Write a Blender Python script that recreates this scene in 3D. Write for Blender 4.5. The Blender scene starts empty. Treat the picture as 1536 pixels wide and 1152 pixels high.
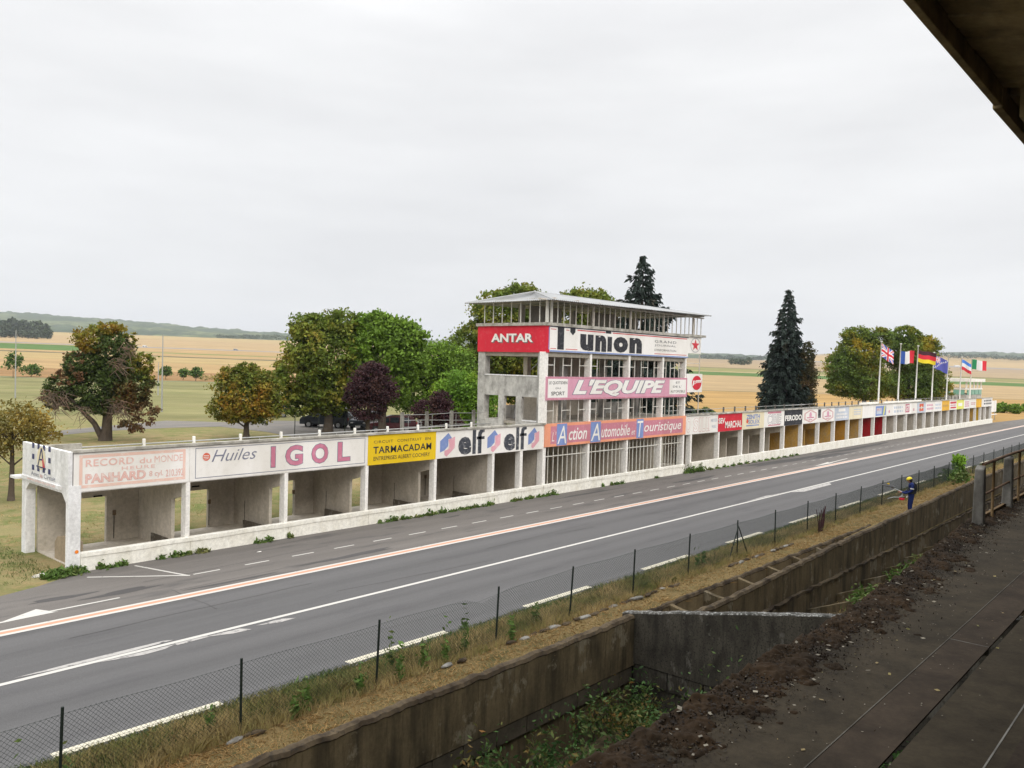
import bpy, bmesh, math, random
import numpy as np
from mathutils import Matrix, Vector
random.seed(7); rng = np.random.default_rng(7)
scene = bpy.context.scene
COL = scene.collection

# ------------------------------------------------------------------ camera
F = 1225.6                                    # focal length in pixels of a 1536 px wide picture
EYE = np.array([0.0, 0.0, 6.6])
_x = np.array([1082.0, 1.0, F]); _x /= np.linalg.norm(_x)
_y = np.array([-1388.0, 66.0, F]); _y /= np.linalg.norm(_y)
_y -= _x * (_x @ _y); _y /= np.linalg.norm(_y)
_z = np.cross(_x, _y); _z = _z if _z[1] > 0 else -_z
RM = np.stack([_x, _y, _z], 1)                # world -> (right, up, forward)
cam_data = bpy.data.cameras.new("camera")
cam = bpy.data.objects.new("camera", cam_data); COL.objects.link(cam)
cam_data.sensor_width = 36.0; cam_data.lens = F / 1536 * 36.0
cam_data.clip_start = 0.1; cam_data.clip_end = 20000
r, u_, f_ = RM[0], RM[1], RM[2]
cam.matrix_world = Matrix(((r[0], u_[0], -f_[0], EYE[0]), (r[1], u_[1], -f_[1], EYE[1]), (r[2], u_[2], -f_[2], EYE[2]), (0, 0, 0, 1)))
scene.camera = cam

# ------------------------------------------------------------------ sky and sun (overcast)
SUN_EL, SUN_AZ = 36.0, 245.0                  # degrees; azimuth in the x-y plane, behind the camera to the left
world = bpy.data.worlds.new("World"); scene.world = world; world.use_nodes = True
wn, wl = world.node_tree.nodes, world.node_tree.links
wn.clear()
out = wn.new("ShaderNodeOutputWorld"); bg = wn.new("ShaderNodeBackground"); bg.inputs[1].default_value = 1.0
sky = wn.new("ShaderNodeTexSky"); sky.sky_type = 'NISHITA'; sky.sun_disc = False
sky.sun_elevation = math.radians(SUN_EL); sky.sun_rotation = math.radians(90 - SUN_AZ)
skb = wn.new("ShaderNodeVectorMath"); skb.operation = 'SCALE'; skb.inputs[3].default_value = 0.09
wl.new(sky.outputs[0], skb.inputs[0])
tc = wn.new("ShaderNodeTexCoord"); sep = wn.new("ShaderNodeSeparateXYZ"); wl.new(tc.outputs["Generated"], sep.inputs[0])
mp = wn.new("ShaderNodeMapping"); mp.inputs["Scale"].default_value = (1.0, 1.0, 5.0); wl.new(tc.outputs["Generated"], mp.inputs[0])
nz = wn.new("ShaderNodeTexNoise"); nz.inputs["Scale"].default_value = 2.3; nz.inputs["Detail"].default_value = 6; nz.inputs["Roughness"].default_value = 0.5
wl.new(mp.outputs[0], nz.inputs["Vector"])
crp = wn.new("ShaderNodeValToRGB"); e = crp.color_ramp.elements
e[0].position = 0.30; e[0].color = (0.79, 0.79, 0.795, 1); e[1].position = 0.66; e[1].color = (0.92, 0.92, 0.92, 1)
wl.new(nz.outputs["Fac"], crp.inputs[0])
zr = wn.new("ShaderNodeMapRange"); zr.interpolation_type = 'SMOOTHSTEP'; zr.inputs[1].default_value = 0.30; zr.inputs[2].default_value = 1.0; zr.inputs[3].default_value = 0.97; zr.inputs[4].default_value = 3.0
wl.new(sep.outputs[2], zr.inputs[0])
mul = wn.new("ShaderNodeVectorMath"); mul.operation = 'SCALE'; wl.new(crp.outputs[0], mul.inputs[0]); wl.new(zr.outputs[0], mul.inputs[3])
mixw = wn.new("ShaderNodeMixRGB"); mixw.inputs[0].default_value = 0.95
wl.new(skb.outputs[0], mixw.inputs[1]); wl.new(mul.outputs[0], mixw.inputs[2])
wl.new(mixw.outputs[0], bg.inputs[0]); wl.new(bg.outputs[0], out.inputs[0])
sun_d = bpy.data.lights.new("sun", 'SUN'); sun_d.energy = 1.5; sun_d.angle = math.radians(25); sun_d.color = (1.0, 0.94, 0.85)
sun = bpy.data.objects.new("sun", sun_d); COL.objects.link(sun)
_el, _az = math.radians(SUN_EL), math.radians(SUN_AZ)
sd = Vector((math.cos(_el) * math.cos(_az), math.cos(_el) * math.sin(_az), math.sin(_el)))
sun.rotation_euler = sd.to_track_quat('Z', 'Y').to_euler(); sun.location = (-20, -20, 40)
vs = scene.view_settings; vs.view_transform = 'Standard'; vs.look = 'None'; vs.exposure = 0.14; vs.gamma = 1.0; vs.use_curve_mapping = False

# ------------------------------------------------------------------ measuring helpers (real positions in metres)
def ray(px, py): return RM.T @ np.array([px - 768.0, 576.0 - py, F])
def site(px, py, z=0.0):
    d = ray(px, py); return EYE + d * ((z - EYE[2]) / d[2])
def fx(px, y=25.9):                            # x along the pit front
    d = ray(px, 640); return float(d[0] * y / d[1])
def away(px, v, z=0.0):                        # a spot v metres ahead of the eye
    p = EYE + RM.T @ np.array([(px - 768.0) / F * v, -0.03 * v, v]); return (float(p[0]), float(p[1]), z)
FWD = np.array([RM[2][0], RM[2][1]]); FWD /= np.linalg.norm(FWD)
RGT = np.array([FWD[1], -FWD[0]])

# ------------------------------------------------------------------ materials
def newmat(name, rough=0.9, spec=0.3):
    m = bpy.data.materials.new(name); m.use_nodes = True
    n, l = m.node_tree.nodes, m.node_tree.links
    b = n["Principled BSDF"]; b.inputs["Roughness"].default_value = rough; b.inputs["Specular IOR Level"].default_value = spec
    return m, n, l, b
def pos_noise(n, l, scale, detail=4, sc=(1, 1, 1), rough=0.55):
    g = n.new("ShaderNodeNewGeometry"); mpn = n.new("ShaderNodeMapping"); mpn.inputs["Scale"].default_value = sc
    l.new(g.outputs["Position"], mpn.inputs[0])
    t = n.new("ShaderNodeTexNoise"); t.inputs["Scale"].default_value = scale; t.inputs["Detail"].default_value = detail; t.inputs["Roughness"].default_value = rough
    l.new(mpn.outputs[0], t.inputs["Vector"]); return t.outputs["Fac"]
def ramp(n, l, fac, stops, const=False):
    c = n.new("ShaderNodeValToRGB"); cr = c.color_ramp
    if const: cr.interpolation = 'CONSTANT'
    while len(cr.elements) < len(stops): cr.elements.new(0.5)
    for el, (p, co) in zip(cr.elements, stops):
        el.position = p; el.color = (*co, 1) if len(co) == 3 else co
    l.new(fac, c.inputs[0]); return c.outputs[0]
def mix(n, l, fac, a, b, mode='MIX'):
    m = n.new("ShaderNodeMixRGB"); m.blend_type = mode
    for i, v in enumerate((fac, a, b)):
        if isinstance(v, (int, float)): m.inputs[i].default_value = v
        elif isinstance(v, tuple): m.inputs[i].default_value = (*v, 1)
        else: l.new(v, m.inputs[i])
    return m.outputs[0]
def bump(n, l, b, h, s=0.3, d=0.01):
    bn = n.new("ShaderNodeBump"); bn.inputs["Strength"].default_value = s; bn.inputs["Distance"].default_value = d
    l.new(h, bn.inputs["Height"]); l.new(bn.outputs[0], b.inputs["Normal"])
MATS = {}
def paint(name, col, rough=0.75, wear=0.25, wearcol=(0.72, 0.70, 0.66), metal=0.0, spec=0.3):
    if name in MATS: return MATS[name]
    m, n, l, b = newmat(name, rough, spec); b.inputs["Metallic"].default_value = metal
    f = pos_noise(n, l, 6, 8); f2 = pos_noise(n, l, 0.8, 3, (1, 1, 0.25))
    w = ramp(n, l, f, [(0.52, (0, 0, 0)), (0.72, (wear,) * 3)])
    c = mix(n, l, w, col, wearcol)
    dirt = ramp(n, l, f2, [(0.35, (0.86, 0.85, 0.82)), (0.62, (1, 1, 1))])
    c = mix(n, l, 1.0, c, dirt, 'MULTIPLY'); l.new(c, b.inputs["Base Color"])
    bump(n, l, b, f, 0.15, 0.004); MATS[name] = m; return m
def plaster(name, base, stain, amount=0.6, streak=0.25, fine=9.0, dark=None, rough=0.92, pale=None):
    """cast concrete or limewash with run marks, blotches and grit"""
    m, n, l, b = newmat(name, rough, 0.2)
    big = pos_noise(n, l, 0.7, 5); st = pos_noise(n, l, 2.6, 6, (1, 1, streak)); gr = pos_noise(n, l, fine, 10, rough=0.7)
    a = ramp(n, l, st, [(0.42, (0, 0, 0)), (0.68, (amount,) * 3)])
    c = mix(n, l, a, base, stain)
    c = mix(n, l, ramp(n, l, big, [(0.45, (0, 0, 0)), (0.7, (amount * 0.6,) * 3)]), c, stain)
    if dark:
        c = mix(n, l, ramp(n, l, gr, [(0.5, (0, 0, 0)), (0.62, (0.8,) * 3)]), c, dark)
    if pale:
        pl = pos_noise(n, l, 1.1, 7, (1, 1, .7), .7); rn = pos_noise(n, l, 11.0, 9, (1, 1, .10), .72)
        c = mix(n, l, ramp(n, l, pl, [(0.56, (0, 0, 0)), (0.60, (0.8,) * 3)]), c, pale)
        c = mix(n, l, ramp(n, l, rn, [(0.50, (0, 0, 0)), (0.70, (0.75,) * 3)]), c, stain)
    c = mix(n, l, 1.0, c, ramp(n, l, gr, [(0.3, (0.78,) * 3), (0.65, (1.10,) * 3)]), 'MULTIPLY')
    l.new(c, b.inputs["Base Color"]); bump(n, l, b, gr, 0.4, 0.012); MATS[name] = m; return m
W_WALL = plaster("limewashed_concrete", (0.86, 0.84, 0.80), (0.62, 0.59, 0.53), 0.3)
W_LOW = plaster("limewashed_parapet", (0.86, 0.84, 0.77), (0.58, 0.54, 0.43), 0.4, 0.4)
W_END = plaster("weathered_white_concrete", (0.80, 0.80, 0.80), (0.44, 0.43, 0.41), 0.5)
G_CONC = plaster("stained_grey_concrete", (0.50, 0.49, 0.46), (0.20, 0.195, 0.18), 0.75, 0.6)
CAP = plaster("lichen_capping", (0.50, 0.48, 0.43), (0.17, 0.16, 0.13), 0.8, 1.0, 12)
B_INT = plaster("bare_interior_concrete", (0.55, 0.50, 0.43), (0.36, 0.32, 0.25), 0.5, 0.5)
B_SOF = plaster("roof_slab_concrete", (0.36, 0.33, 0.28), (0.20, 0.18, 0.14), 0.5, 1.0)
TRENCH = plaster("damp_stained_concrete", (0.155, 0.118, 0.066), (0.034, 0.027, 0.016), 0.8, 0.22, 14, pale=(0.23, 0.195, 0.135))
BLOCKM = plaster("damp_block", (0.10, 0.082, 0.058), (0.035, 0.029, 0.021), 0.6, 1.0, 14)
LICHEN = plaster("black_lichen_concrete", (0.085, 0.075, 0.058), (0.026, 0.023, 0.018), 0.9, 0.5, 22, (0.010, 0.010, 0.009), pale=(0.13, 0.12, 0.10))
TOPL = plaster("crusted_wall_top", (0.12, 0.09, 0.055), (0.022, 0.014, 0.008), 1.0, 1.0, 10, (0.03, 0.025, 0.02))
TERR = plaster("terrace_concrete", (0.056, 0.044, 0.028), (0.022, 0.0175, 0.011), 0.7, 1.0, 16)
TERR2 = plaster("terrace_step_concrete", (0.060, 0.044, 0.030), (0.026, 0.019, 0.013), 0.7, 1.0, 16)
POSTC = plaster("weathered_post_concrete", (0.27, 0.26, 0.235), (0.05, 0.045, 0.036), 0.8, 0.4, 12)
OCHRE = plaster("ochre_wall_paint", (0.55, 0.32, 0.07), (0.42, 0.33, 0.20), 0.6, 0.5)
ORANGE = plaster("orange_wall_paint", (0.52, 0.24, 0.02), (0.40, 0.24, 0.08), 0.5, 0.6)
REDW = plaster("red_wall_paint", (0.42, 0.012, 0.02), (0.30, 0.08, 0.07), 0.4, 0.6)
YELW = plaster("yellow_post_paint", (0.68, 0.42, 0.02), (0.5, 0.35, 0.1), 0.3)
WHITE = paint("white_paint", (0.80, 0.79, 0.76), wear=0.5, wearcol=(0.6, 0.58, 0.52))
SIGNW = paint("signboard_white", (0.83, 0.81, 0.78), wear=0.3, wearcol=(0.66, 0.63, 0.58))
RED = paint("board_red", (0.62, 0.022, 0.045), wear=0.25, wearcol=(0.6, 0.18, 0.18))
RED2 = paint("flat_red", (0.60, 0.05, 0.07), wear=0.3)
YEL = paint("board_yellow", (0.80, 0.55, 0.012), wear=0.15, wearcol=(0.7, 0.5, 0.1))
INK = paint("black_lettering", (0.030, 0.031, 0.038), wear=0.3, wearcol=(0.30, 0.30, 0.31))
FADED = paint("worn_black_lettering", (0.055, 0.06, 0.075), wear=0.55, wearcol=(0.4, 0.4, 0.42))
PINKL = paint("faded_pink_lettering", (0.78, 0.50, 0.45), wear=1.0, wearcol=(0.82, 0.74, 0.70))
PINKD = paint("pink_outline", (0.60, 0.28, 0.27), wear=0.9, wearcol=(0.8, 0.66, 0.62))
MAUVE = paint("mauve_lettering", (0.58, 0.20, 0.30), wear=0.4, wearcol=(0.7, 0.45, 0.52))
MAUVB = paint("mauve_board", (0.66, 0.33, 0.44), wear=0.35, wearcol=(0.76, 0.55, 0.62))
ROSE = paint("rose_board", (0.55, 0.21, 0.27), wear=0.5, wearcol=(0.66, 0.40, 0.45))
SALM = paint("salmon_border", (0.80, 0.33, 0.20), wear=0.3, wearcol=(0.8, 0.5, 0.38))
BLUE = paint("board_blue", (0.20, 0.28, 0.56), wear=0.35, wearcol=(0.42, 0.48, 0.66))
GREYB = paint("grey_blue_line", (0.20, 0.21, 0.28), wear=0.6, wearcol=(0.5, 0.5, 0.55))
PALEB = paint("pale_blue_board", (0.52, 0.57, 0.66), wear=0.6, wearcol=(0.75, 0.76, 0.78))
CREAM = paint("cream_board", (0.78, 0.70, 0.50), wear=0.4, wearcol=(0.8, 0.76, 0.66))
NAVY = paint("navy_line", (0.05, 0.055, 0.14), wear=0.3)
LIME = paint("lime_board", (0.72, 0.72, 0.16), wear=0.4)
ORNG = paint("emblem_orange", (0.70, 0.12, 0.06), wear=0.3)
STEEL = paint("galvanised_steel", (0.42, 0.43, 0.43), 0.5, 0.4, (0.3, 0.28, 0.25), 0.5)
BARW = paint("painted_bar", (0.66, 0.65, 0.60), wear=0.5, wearcol=(0.34, 0.24, 0.16))
BARR = paint("rusting_bar", (0.60, 0.56, 0.51), wear=0.7, wearcol=(0.22, 0.13, 0.08))
RUST = paint("rusty_pipe", (0.13, 0.07, 0.035), 0.9, 0.6, (0.05, 0.035, 0.025))
RUSTL = paint("yellow_rusted_pipe", (0.17, 0.11, 0.05), 0.9, 0.6, (0.10, 0.06, 0.03))
GPOST = paint("dark_green_fence_paint", (0.012, 0.02, 0.016), 0.5, 0.3, (0.05, 0.05, 0.04))
WIRE = paint("plastic_coated_wire", (0.03, 0.045, 0.04), 0.5, 0.2, (0.08, 0.09, 0.08))
BLACK = paint("black_part", (0.012, 0.012, 0.013), 0.5, 0.2, (0.05, 0.05, 0.05))
DARKV = paint("dark_void_paint", (0.04, 0.035, 0.03), 0.9)
SHEET = paint("corrugated_sheet", (0.36, 0.37, 0.38), 0.55, 0.5, (0.40, 0.38, 0.36), 0.25)
GLASSG = paint("green_panel", (0.20, 0.42, 0.34), 0.4, 0.3)

def m_asphalt(name, a, b_, patch):
    m, n, l, b = newmat(name, 0.86, 0.3)
    g = pos_noise(n, l, 60, 4); big = pos_noise(n, l, 0.25, 6, (0.35, 1, 1)); mid = pos_noise(n, l, 1.6, 7, (0.2, 1, 1)); lane = pos_noise(n, l, 1.2, 2, (0.004, 1, 1))
    c = mix(n, l, big, a, b_); c = mix(n, l, ramp(n, l, mid, [(0.56, (0, 0, 0)), (0.66, (0.7,) * 3)]), c, patch)
    c = mix(n, l, 1.0, c, ramp(n, l, lane, [(0.3, (0.86,) * 3), (0.7, (1.13,) * 3)]), 'MULTIPLY')
    c = mix(n, l, 1.0, c, ramp(n, l, g, [(0.3, (0.78,) * 3), (0.7, (1.22,) * 3)]), 'MULTIPLY')
    l.new(c, b.inputs["Base Color"]); bump(n, l, b, g, 0.5, 0.006); return m
ROADM = m_asphalt("road_asphalt", (0.088, 0.087, 0.088), (0.112, 0.109, 0.109), (0.085, 0.083, 0.085))
LANEM = m_asphalt("pit_lane_asphalt", (0.122, 0.112, 0.104), (0.155, 0.142, 0.130), (0.085, 0.08, 0.078))
PARKM = m_asphalt("car_park_asphalt", (0.13, 0.125, 0.12), (0.20, 0.18, 0.155), (0.25, 0.20, 0.15))
STAIN = m_asphalt("oily_asphalt", (0.062, 0.06, 0.06), (0.085, 0.08, 0.078), (0.06, 0.058, 0.056))
def m_line(name, col, cut=0.42, under=(0.11, 0.108, 0.11)):
    m, n, l, b = newmat(name, 0.8, 0.3); f = pos_noise(n, l, 9, 8, (0.5, 1, 1), 0.7)
    c = mix(n, l, ramp(n, l, f, [(cut - 0.1, (1, 1, 1)), (cut, (0, 0, 0))]), col, under); l.new(c, b.inputs["Base Color"]); return m
LINEW = m_line("white_road_paint", (0.52, 0.505, 0.47), 0.40)
LINEF = m_line("worn_road_paint", (0.40, 0.385, 0.365), 0.47, (0.13, 0.125, 0.125))
LINEO = m_line("orange_road_paint", (0.52, 0.27, 0.18), 0.44, (0.40, 0.30, 0.24))
LINEC = m_line("cream_road_paint", (0.62, 0.58, 0.46), 0.34)

def m_grass(name, cols, scale=0.5, fine=30):
    m, n, l, b = newmat(name, 1.0, 0.05)
    f = pos_noise(n, l, scale, 8, rough=0.65); g = pos_noise(n, l, fine, 6, rough=0.7)
    k = len(cols); c = ramp(n, l, f, [(0.32 + 0.36 * i / (k - 1), q) for i, q in enumerate(cols)])
    c = mix(n, l, 1.0, c, ramp(n, l, g, [(0.3, (0.62,) * 3), (0.7, (1.3,) * 3)]), 'MULTIPLY')
    l.new(c, b.inputs["Base Color"]); bump(n, l, b, g, 0.7, 0.05); return m
SOIL = m_grass("dark_soil", [(0.03, 0.024, 0.015), (0.06, 0.045, 0.025), (0.08, 0.062, 0.03)], 1.5, 30)
VERGE = m_grass("verge_soil_and_straw", [(0.07, 0.07, 0.03), (0.17, 0.13, 0.06), (0.24, 0.17, 0.08)], 1.2, 40)

def m_ground():
    m, n, l, b = newmat("fields", 1.0, 0.05)
    g = n.new("ShaderNodeNewGeometry")
    def dot(v):
        d = n.new("ShaderNodeVectorMath"); d.operation = 'DOT_PRODUCT'; d.inputs[1].default_value = v; l.new(g.outputs["Position"], d.inputs[0]); return d.outputs["Value"]
    vv = dot((FWD[0], FWD[1], 0)); uu = dot((RGT[0], RGT[1], 0))
    def math_(op, a, b2):
        q = n.new("ShaderNodeMath"); q.operation = op
        for i, x in enumerate((a, b2)):
            if isinstance(x, (int, float)): q.inputs[i].default_value = x
            else: l.new(x, q.inputs[i])
        return q.outputs[0]
    wob = pos_noise(n, l, 0.02, 3); v2 = math_('ADD', vv, math_('MULTIPLY', math_('SUBTRACT', wob, 0.5), 26))
    lawn = pos_noise(n, l, 0.12, 8, rough=0.6); fine = pos_noise(n, l, 1.6, 8, rough=0.75); fine2 = pos_noise(n, l, 14, 5, rough=0.8)
    lawnc = ramp(n, l, lawn, [(0.34, (0.18, 0.175, 0.065)), (0.5, (0.25, 0.215, 0.095)), (0.66, (0.35, 0.265, 0.135))])
    midn = pos_noise(n, l, 0.55, 7, (1, 1, 1), 0.7)
    lawnc = mix(n, l, ramp(n, l, midn, [(0.40, (0.85,) * 3), (0.52, (0, 0, 0))]), lawnc, (0.14, 0.165, 0.05))
    lawnc = mix(n, l, ramp(n, l, fine, [(0.5, (0, 0, 0)), (0.64, (0.8,) * 3)]), lawnc, (0.33, 0.225, 0.11))
    lawnf = ramp(n, l, lawn, [(0.36, (0.20, 0.195, 0.080)), (0.64, (0.27, 0.24, 0.11))])
    lawnc = mix(n, l, ramp(n, l, math_('DIVIDE', vv, 200), [(0.33, (0, 0, 0)), (0.45, (1, 1, 1))]), lawnc, lawnf)
    A, Bc, C, D, G_, O = (0.40, 0.27, 0.125), (0.31, 0.22, 0.11), (0.38, 0.27, 0.14), (0.15, 0.13, 0.07), (0.10, 0.165, 0.045), (0.40, 0.25, 0.095)
    L = [(0, (0.2, 0.2, 0.1)), (200, (0.30, 0.18, 0.08)), (292, A), (420, (0.40, 0.29, 0.13)), (560, D), (585, A), (660, (0.24, 0.23, 0.08)), (700, A), (815, (0.25, 0.24, 0.22)), (850, (0.41, 0.29, 0.15)), (1300, (0.42, 0.31, 0.15)), (1900, (0.30, 0.24, 0.12))]
    R = [(0, (0.14, 0.15, 0.05)), (112, O), (254, (0.20, 0.15, 0.07)), (258, (0.40, 0.33, 0.21)), (266, C), (380, (0.39, 0.275, 0.14)), (615, G_), (715, (0.38, 0.29, 0.15)), (740, (0.24, 0.22, 0.085)), (850, (0.17, 0.14, 0.07)), (875, (0.36, 0.265, 0.15)), (1120, (0.34, 0.25, 0.15)), (1400, (0.28, 0.26, 0.23)), (1480, (0.42, 0.30, 0.15)), (2000, (0.36, 0.26, 0.13))]
    nv = math_('DIVIDE', v2, 3000)
    cl = ramp(n, l, nv, [(p / 3000, c) for p, c in L], True); cr_ = ramp(n, l, nv, [(p / 3000, c) for p, c in R], True)
    # a strip of green crop on the far left
    ls = math_('MULTIPLY', math_('LESS_THAN', math_('ADD', uu, math_('MULTIPLY', vv, 0.515)), 0), math_('MULTIPLY', math_('GREATER_THAN', vv, 640), math_('LESS_THAN', vv, 800)))
    cl = mix(n, l, ls, cl, (0.10, 0.17, 0.045))
    isl = math_('LESS_THAN', vv, 204)
    cl = mix(n, l, isl, cl, lawnc)
    nearR = math_('LESS_THAN', v2, 112); cr_ = mix(n, l, nearR, cr_, lawnc)
    c = mix(n, l, math_('GREATER_THAN', math_('ADD', uu, math_('MULTIPLY', vv, 0.02)), 0), cl, cr_)
    # tractor lines and uneven ripening
    tr = pos_noise(n, l, 0.05, 6, (1, 1, 1), 0.6)
    mpn = n.new("ShaderNodeMapping"); mpn.inputs["Rotation"].default_value = (0, 0, -math.atan2(FWD[1], FWD[0])); l.new(g.outputs["Position"], mpn.inputs[0])
    mp2 = n.new("ShaderNodeMapping"); mp2.inputs["Scale"].default_value = (1, 0.03, 1); l.new(mpn.outputs[0], mp2.inputs[0])
    tt = n.new("ShaderNodeTexNoise"); tt.inputs["Scale"].default_value = 0.12; tt.inputs["Detail"].default_value = 5; l.new(mp2.outputs[0], tt.inputs["Vector"])
    c = mix(n, l, 1.0, c, ramp(n, l, tt.outputs["Fac"], [(0.3, (0.80,) * 3), (0.7, (1.14,) * 3)]), 'MULTIPLY')
    c = mix(n, l, 1.0, c, ramp(n, l, tr, [(0.3, (0.82, 0.86, 0.92)), (0.7, (1.03, 1.04, 1.10))]), 'MULTIPLY')
    c = mix(n, l, 1.0, c, ramp(n, l, fine2, [(0.3, (0.72,) * 3), (0.7, (1.22,) * 3)]), 'MULTIPLY')
    l.new(c, b.inputs["Base Color"]); bump(n, l, b, fine, 0.5, 0.12); return m
GROUND = m_ground()

def m_leaf(name, cols, scale=0.35, trans=0.25):
    m, n, l, b = newmat(name, 0.7, 0.25)
    g = n.new("ShaderNodeNewGeometry"); f = pos_noise(n, l, scale, 4)
    q = n.new("ShaderNodeMath"); q.operation = 'MULTIPLY_ADD'; q.inputs[1].default_value = 0.13; l.new(g.outputs["Random Per Island"], q.inputs[0])
    s = n.new("ShaderNodeMath"); s.operation = 'SUBTRACT'; l.new(f, s.inputs[0]); s.inputs[1].default_value = 0.065; l.new(s.outputs[0], q.inputs[2])
    k = len(cols); c = ramp(n, l, q.outputs[0], [(0.30 + 0.40 * i / (k - 1), x) for i, x in enumerate(cols)])
    v = n.new("ShaderNodeMath"); v.operation = 'MULTIPLY_ADD'; v.inputs[1].default_value = 0.8; v.inputs[2].default_value = 0.62; l.new(g.outputs["Random Per Island"], v.inputs[0])
    sc = n.new("ShaderNodeVectorMath"); sc.operation = 'SCALE'; l.new(c, sc.inputs[0]); l.new(v.outputs[0], sc.inputs[3])
    l.new(sc.outputs[0], b.inputs["Base Color"])
    t = n.new("ShaderNodeBsdfTranslucent"); l.new(sc.outputs[0], t.inputs[0])
    ms = n.new("ShaderNodeMixShader"); ms.inputs[0].default_value = trans; l.new(b.outputs[0], ms.inputs[1]); l.new(t.outputs[0], ms.inputs[2])
    l.new(ms.outputs[0], n["Material Output"].inputs[0]); return m
LEAF = dict(
    cypress=m_leaf("cypress_foliage", [(0.221, 0.091, 0.033), (0.130, 0.098, 0.033), (0.046, 0.072, 0.018), (0.072, 0.111, 0.023), (0.039, 0.058, 0.016)], 0.30),
    autumn=m_leaf("autumn_foliage", [(0.350, 0.161, 0.022), (0.263, 0.193, 0.025), (0.131, 0.153, 0.022), (0.096, 0.137, 0.022)], 0.5),
    olive=m_leaf("olive_foliage", [(0.290, 0.232, 0.031), (0.184, 0.205, 0.027), (0.116, 0.169, 0.025), (0.088, 0.125, 0.022)], 0.35),
    green=m_leaf("green_foliage", [(0.104, 0.172, 0.022), (0.150, 0.250, 0.026), (0.094, 0.164, 0.022)], 0.4),
    bright=m_leaf("bright_green_foliage", [(0.225, 0.328, 0.024), (0.140, 0.259, 0.024), (0.094, 0.190, 0.024)], 0.4),
    purple=m_leaf("purple_foliage", [(0.072, 0.026, 0.033), (0.046, 0.021, 0.026), (0.091, 0.046, 0.039)], 0.8),
    spruce=m_leaf("spruce_needles", [(0.055, 0.036, 0.018), (0.018, 0.03, 0.022), (0.024, 0.037, 0.03), (0.014, 0.024, 0.018)], 0.3, 0.05),
    brown=m_leaf("brown_conifer_foliage", [(0.108, 0.060, 0.024), (0.072, 0.060, 0.022), (0.042, 0.054, 0.019)], 0.5),
    locust=m_leaf("locust_foliage", [(0.450, 0.310, 0.024), (0.181, 0.208, 0.026), (0.109, 0.167, 0.029), (0.090, 0.141, 0.026)], 0.22),
    young=m_leaf("young_tree_foliage", [(0.098, 0.164, 0.031), (0.073, 0.128, 0.023)], 0.3),
    twig=m_leaf("bare_twigs", [(0.20, 0.16, 0.12), (0.12, 0.085, 0.06), (0.16, 0.09, 0.06)], 0.6, 0.0),
    russet=m_leaf("russet_foliage", [(0.20, 0.10, 0.05), (0.15, 0.085, 0.04), (0.10, 0.085, 0.035)], 0.8),
    yellow=m_leaf("yellow_thin_foliage", [(0.30, 0.19, 0.03), (0.20, 0.15, 0.03), (0.11, 0.11, 0.03)], 0.8),
    wood=m_leaf("distant_woodland", [(0.048, 0.072, 0.042), (0.066, 0.090, 0.048), (0.042, 0.060, 0.036)], 0.03, 0.0),
    weed=m_leaf("weed_leaves", [(0.13, 0.19, 0.045), (0.08, 0.15, 0.03), (0.17, 0.17, 0.06)], 1.5),
    mint=m_leaf("trench_plant_leaves", [(0.035, 0.08, 0.02), (0.055, 0.12, 0.03), (0.08, 0.11, 0.03), (0.16, 0.08, 0.02)], 1.2),
    straw=m_leaf("straw_blades", [(0.56, 0.43, 0.21), (0.44, 0.34, 0.16), (0.30, 0.26, 0.10), (0.14, 0.17, 0.05)], 0.7),
    cut=m_leaf("mown_straw", [(0.494, 0.312, 0.130), (0.390, 0.247, 0.098), (0.260, 0.195, 0.078)], 1.2),
    gblade=m_leaf("green_blades", [(0.075, 0.12, 0.03), (0.11, 0.15, 0.04), (0.20, 0.18, 0.07)], 0.9),
    moss=m_leaf("brown_moss", [(0.025, 0.014, 0.007), (0.015, 0.010, 0.006), (0.035, 0.022, 0.008)], 3.0, 0.0),
    flake=m_leaf("pale_lichen_flakes", [(0.28, 0.25, 0.19), (0.20, 0.18, 0.14)], 3.0, 0.0),
)
BARK = plaster("bark", (0.09, 0.07, 0.052), (0.03, 0.024, 0.018), 0.7, 0.2, 10)

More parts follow.
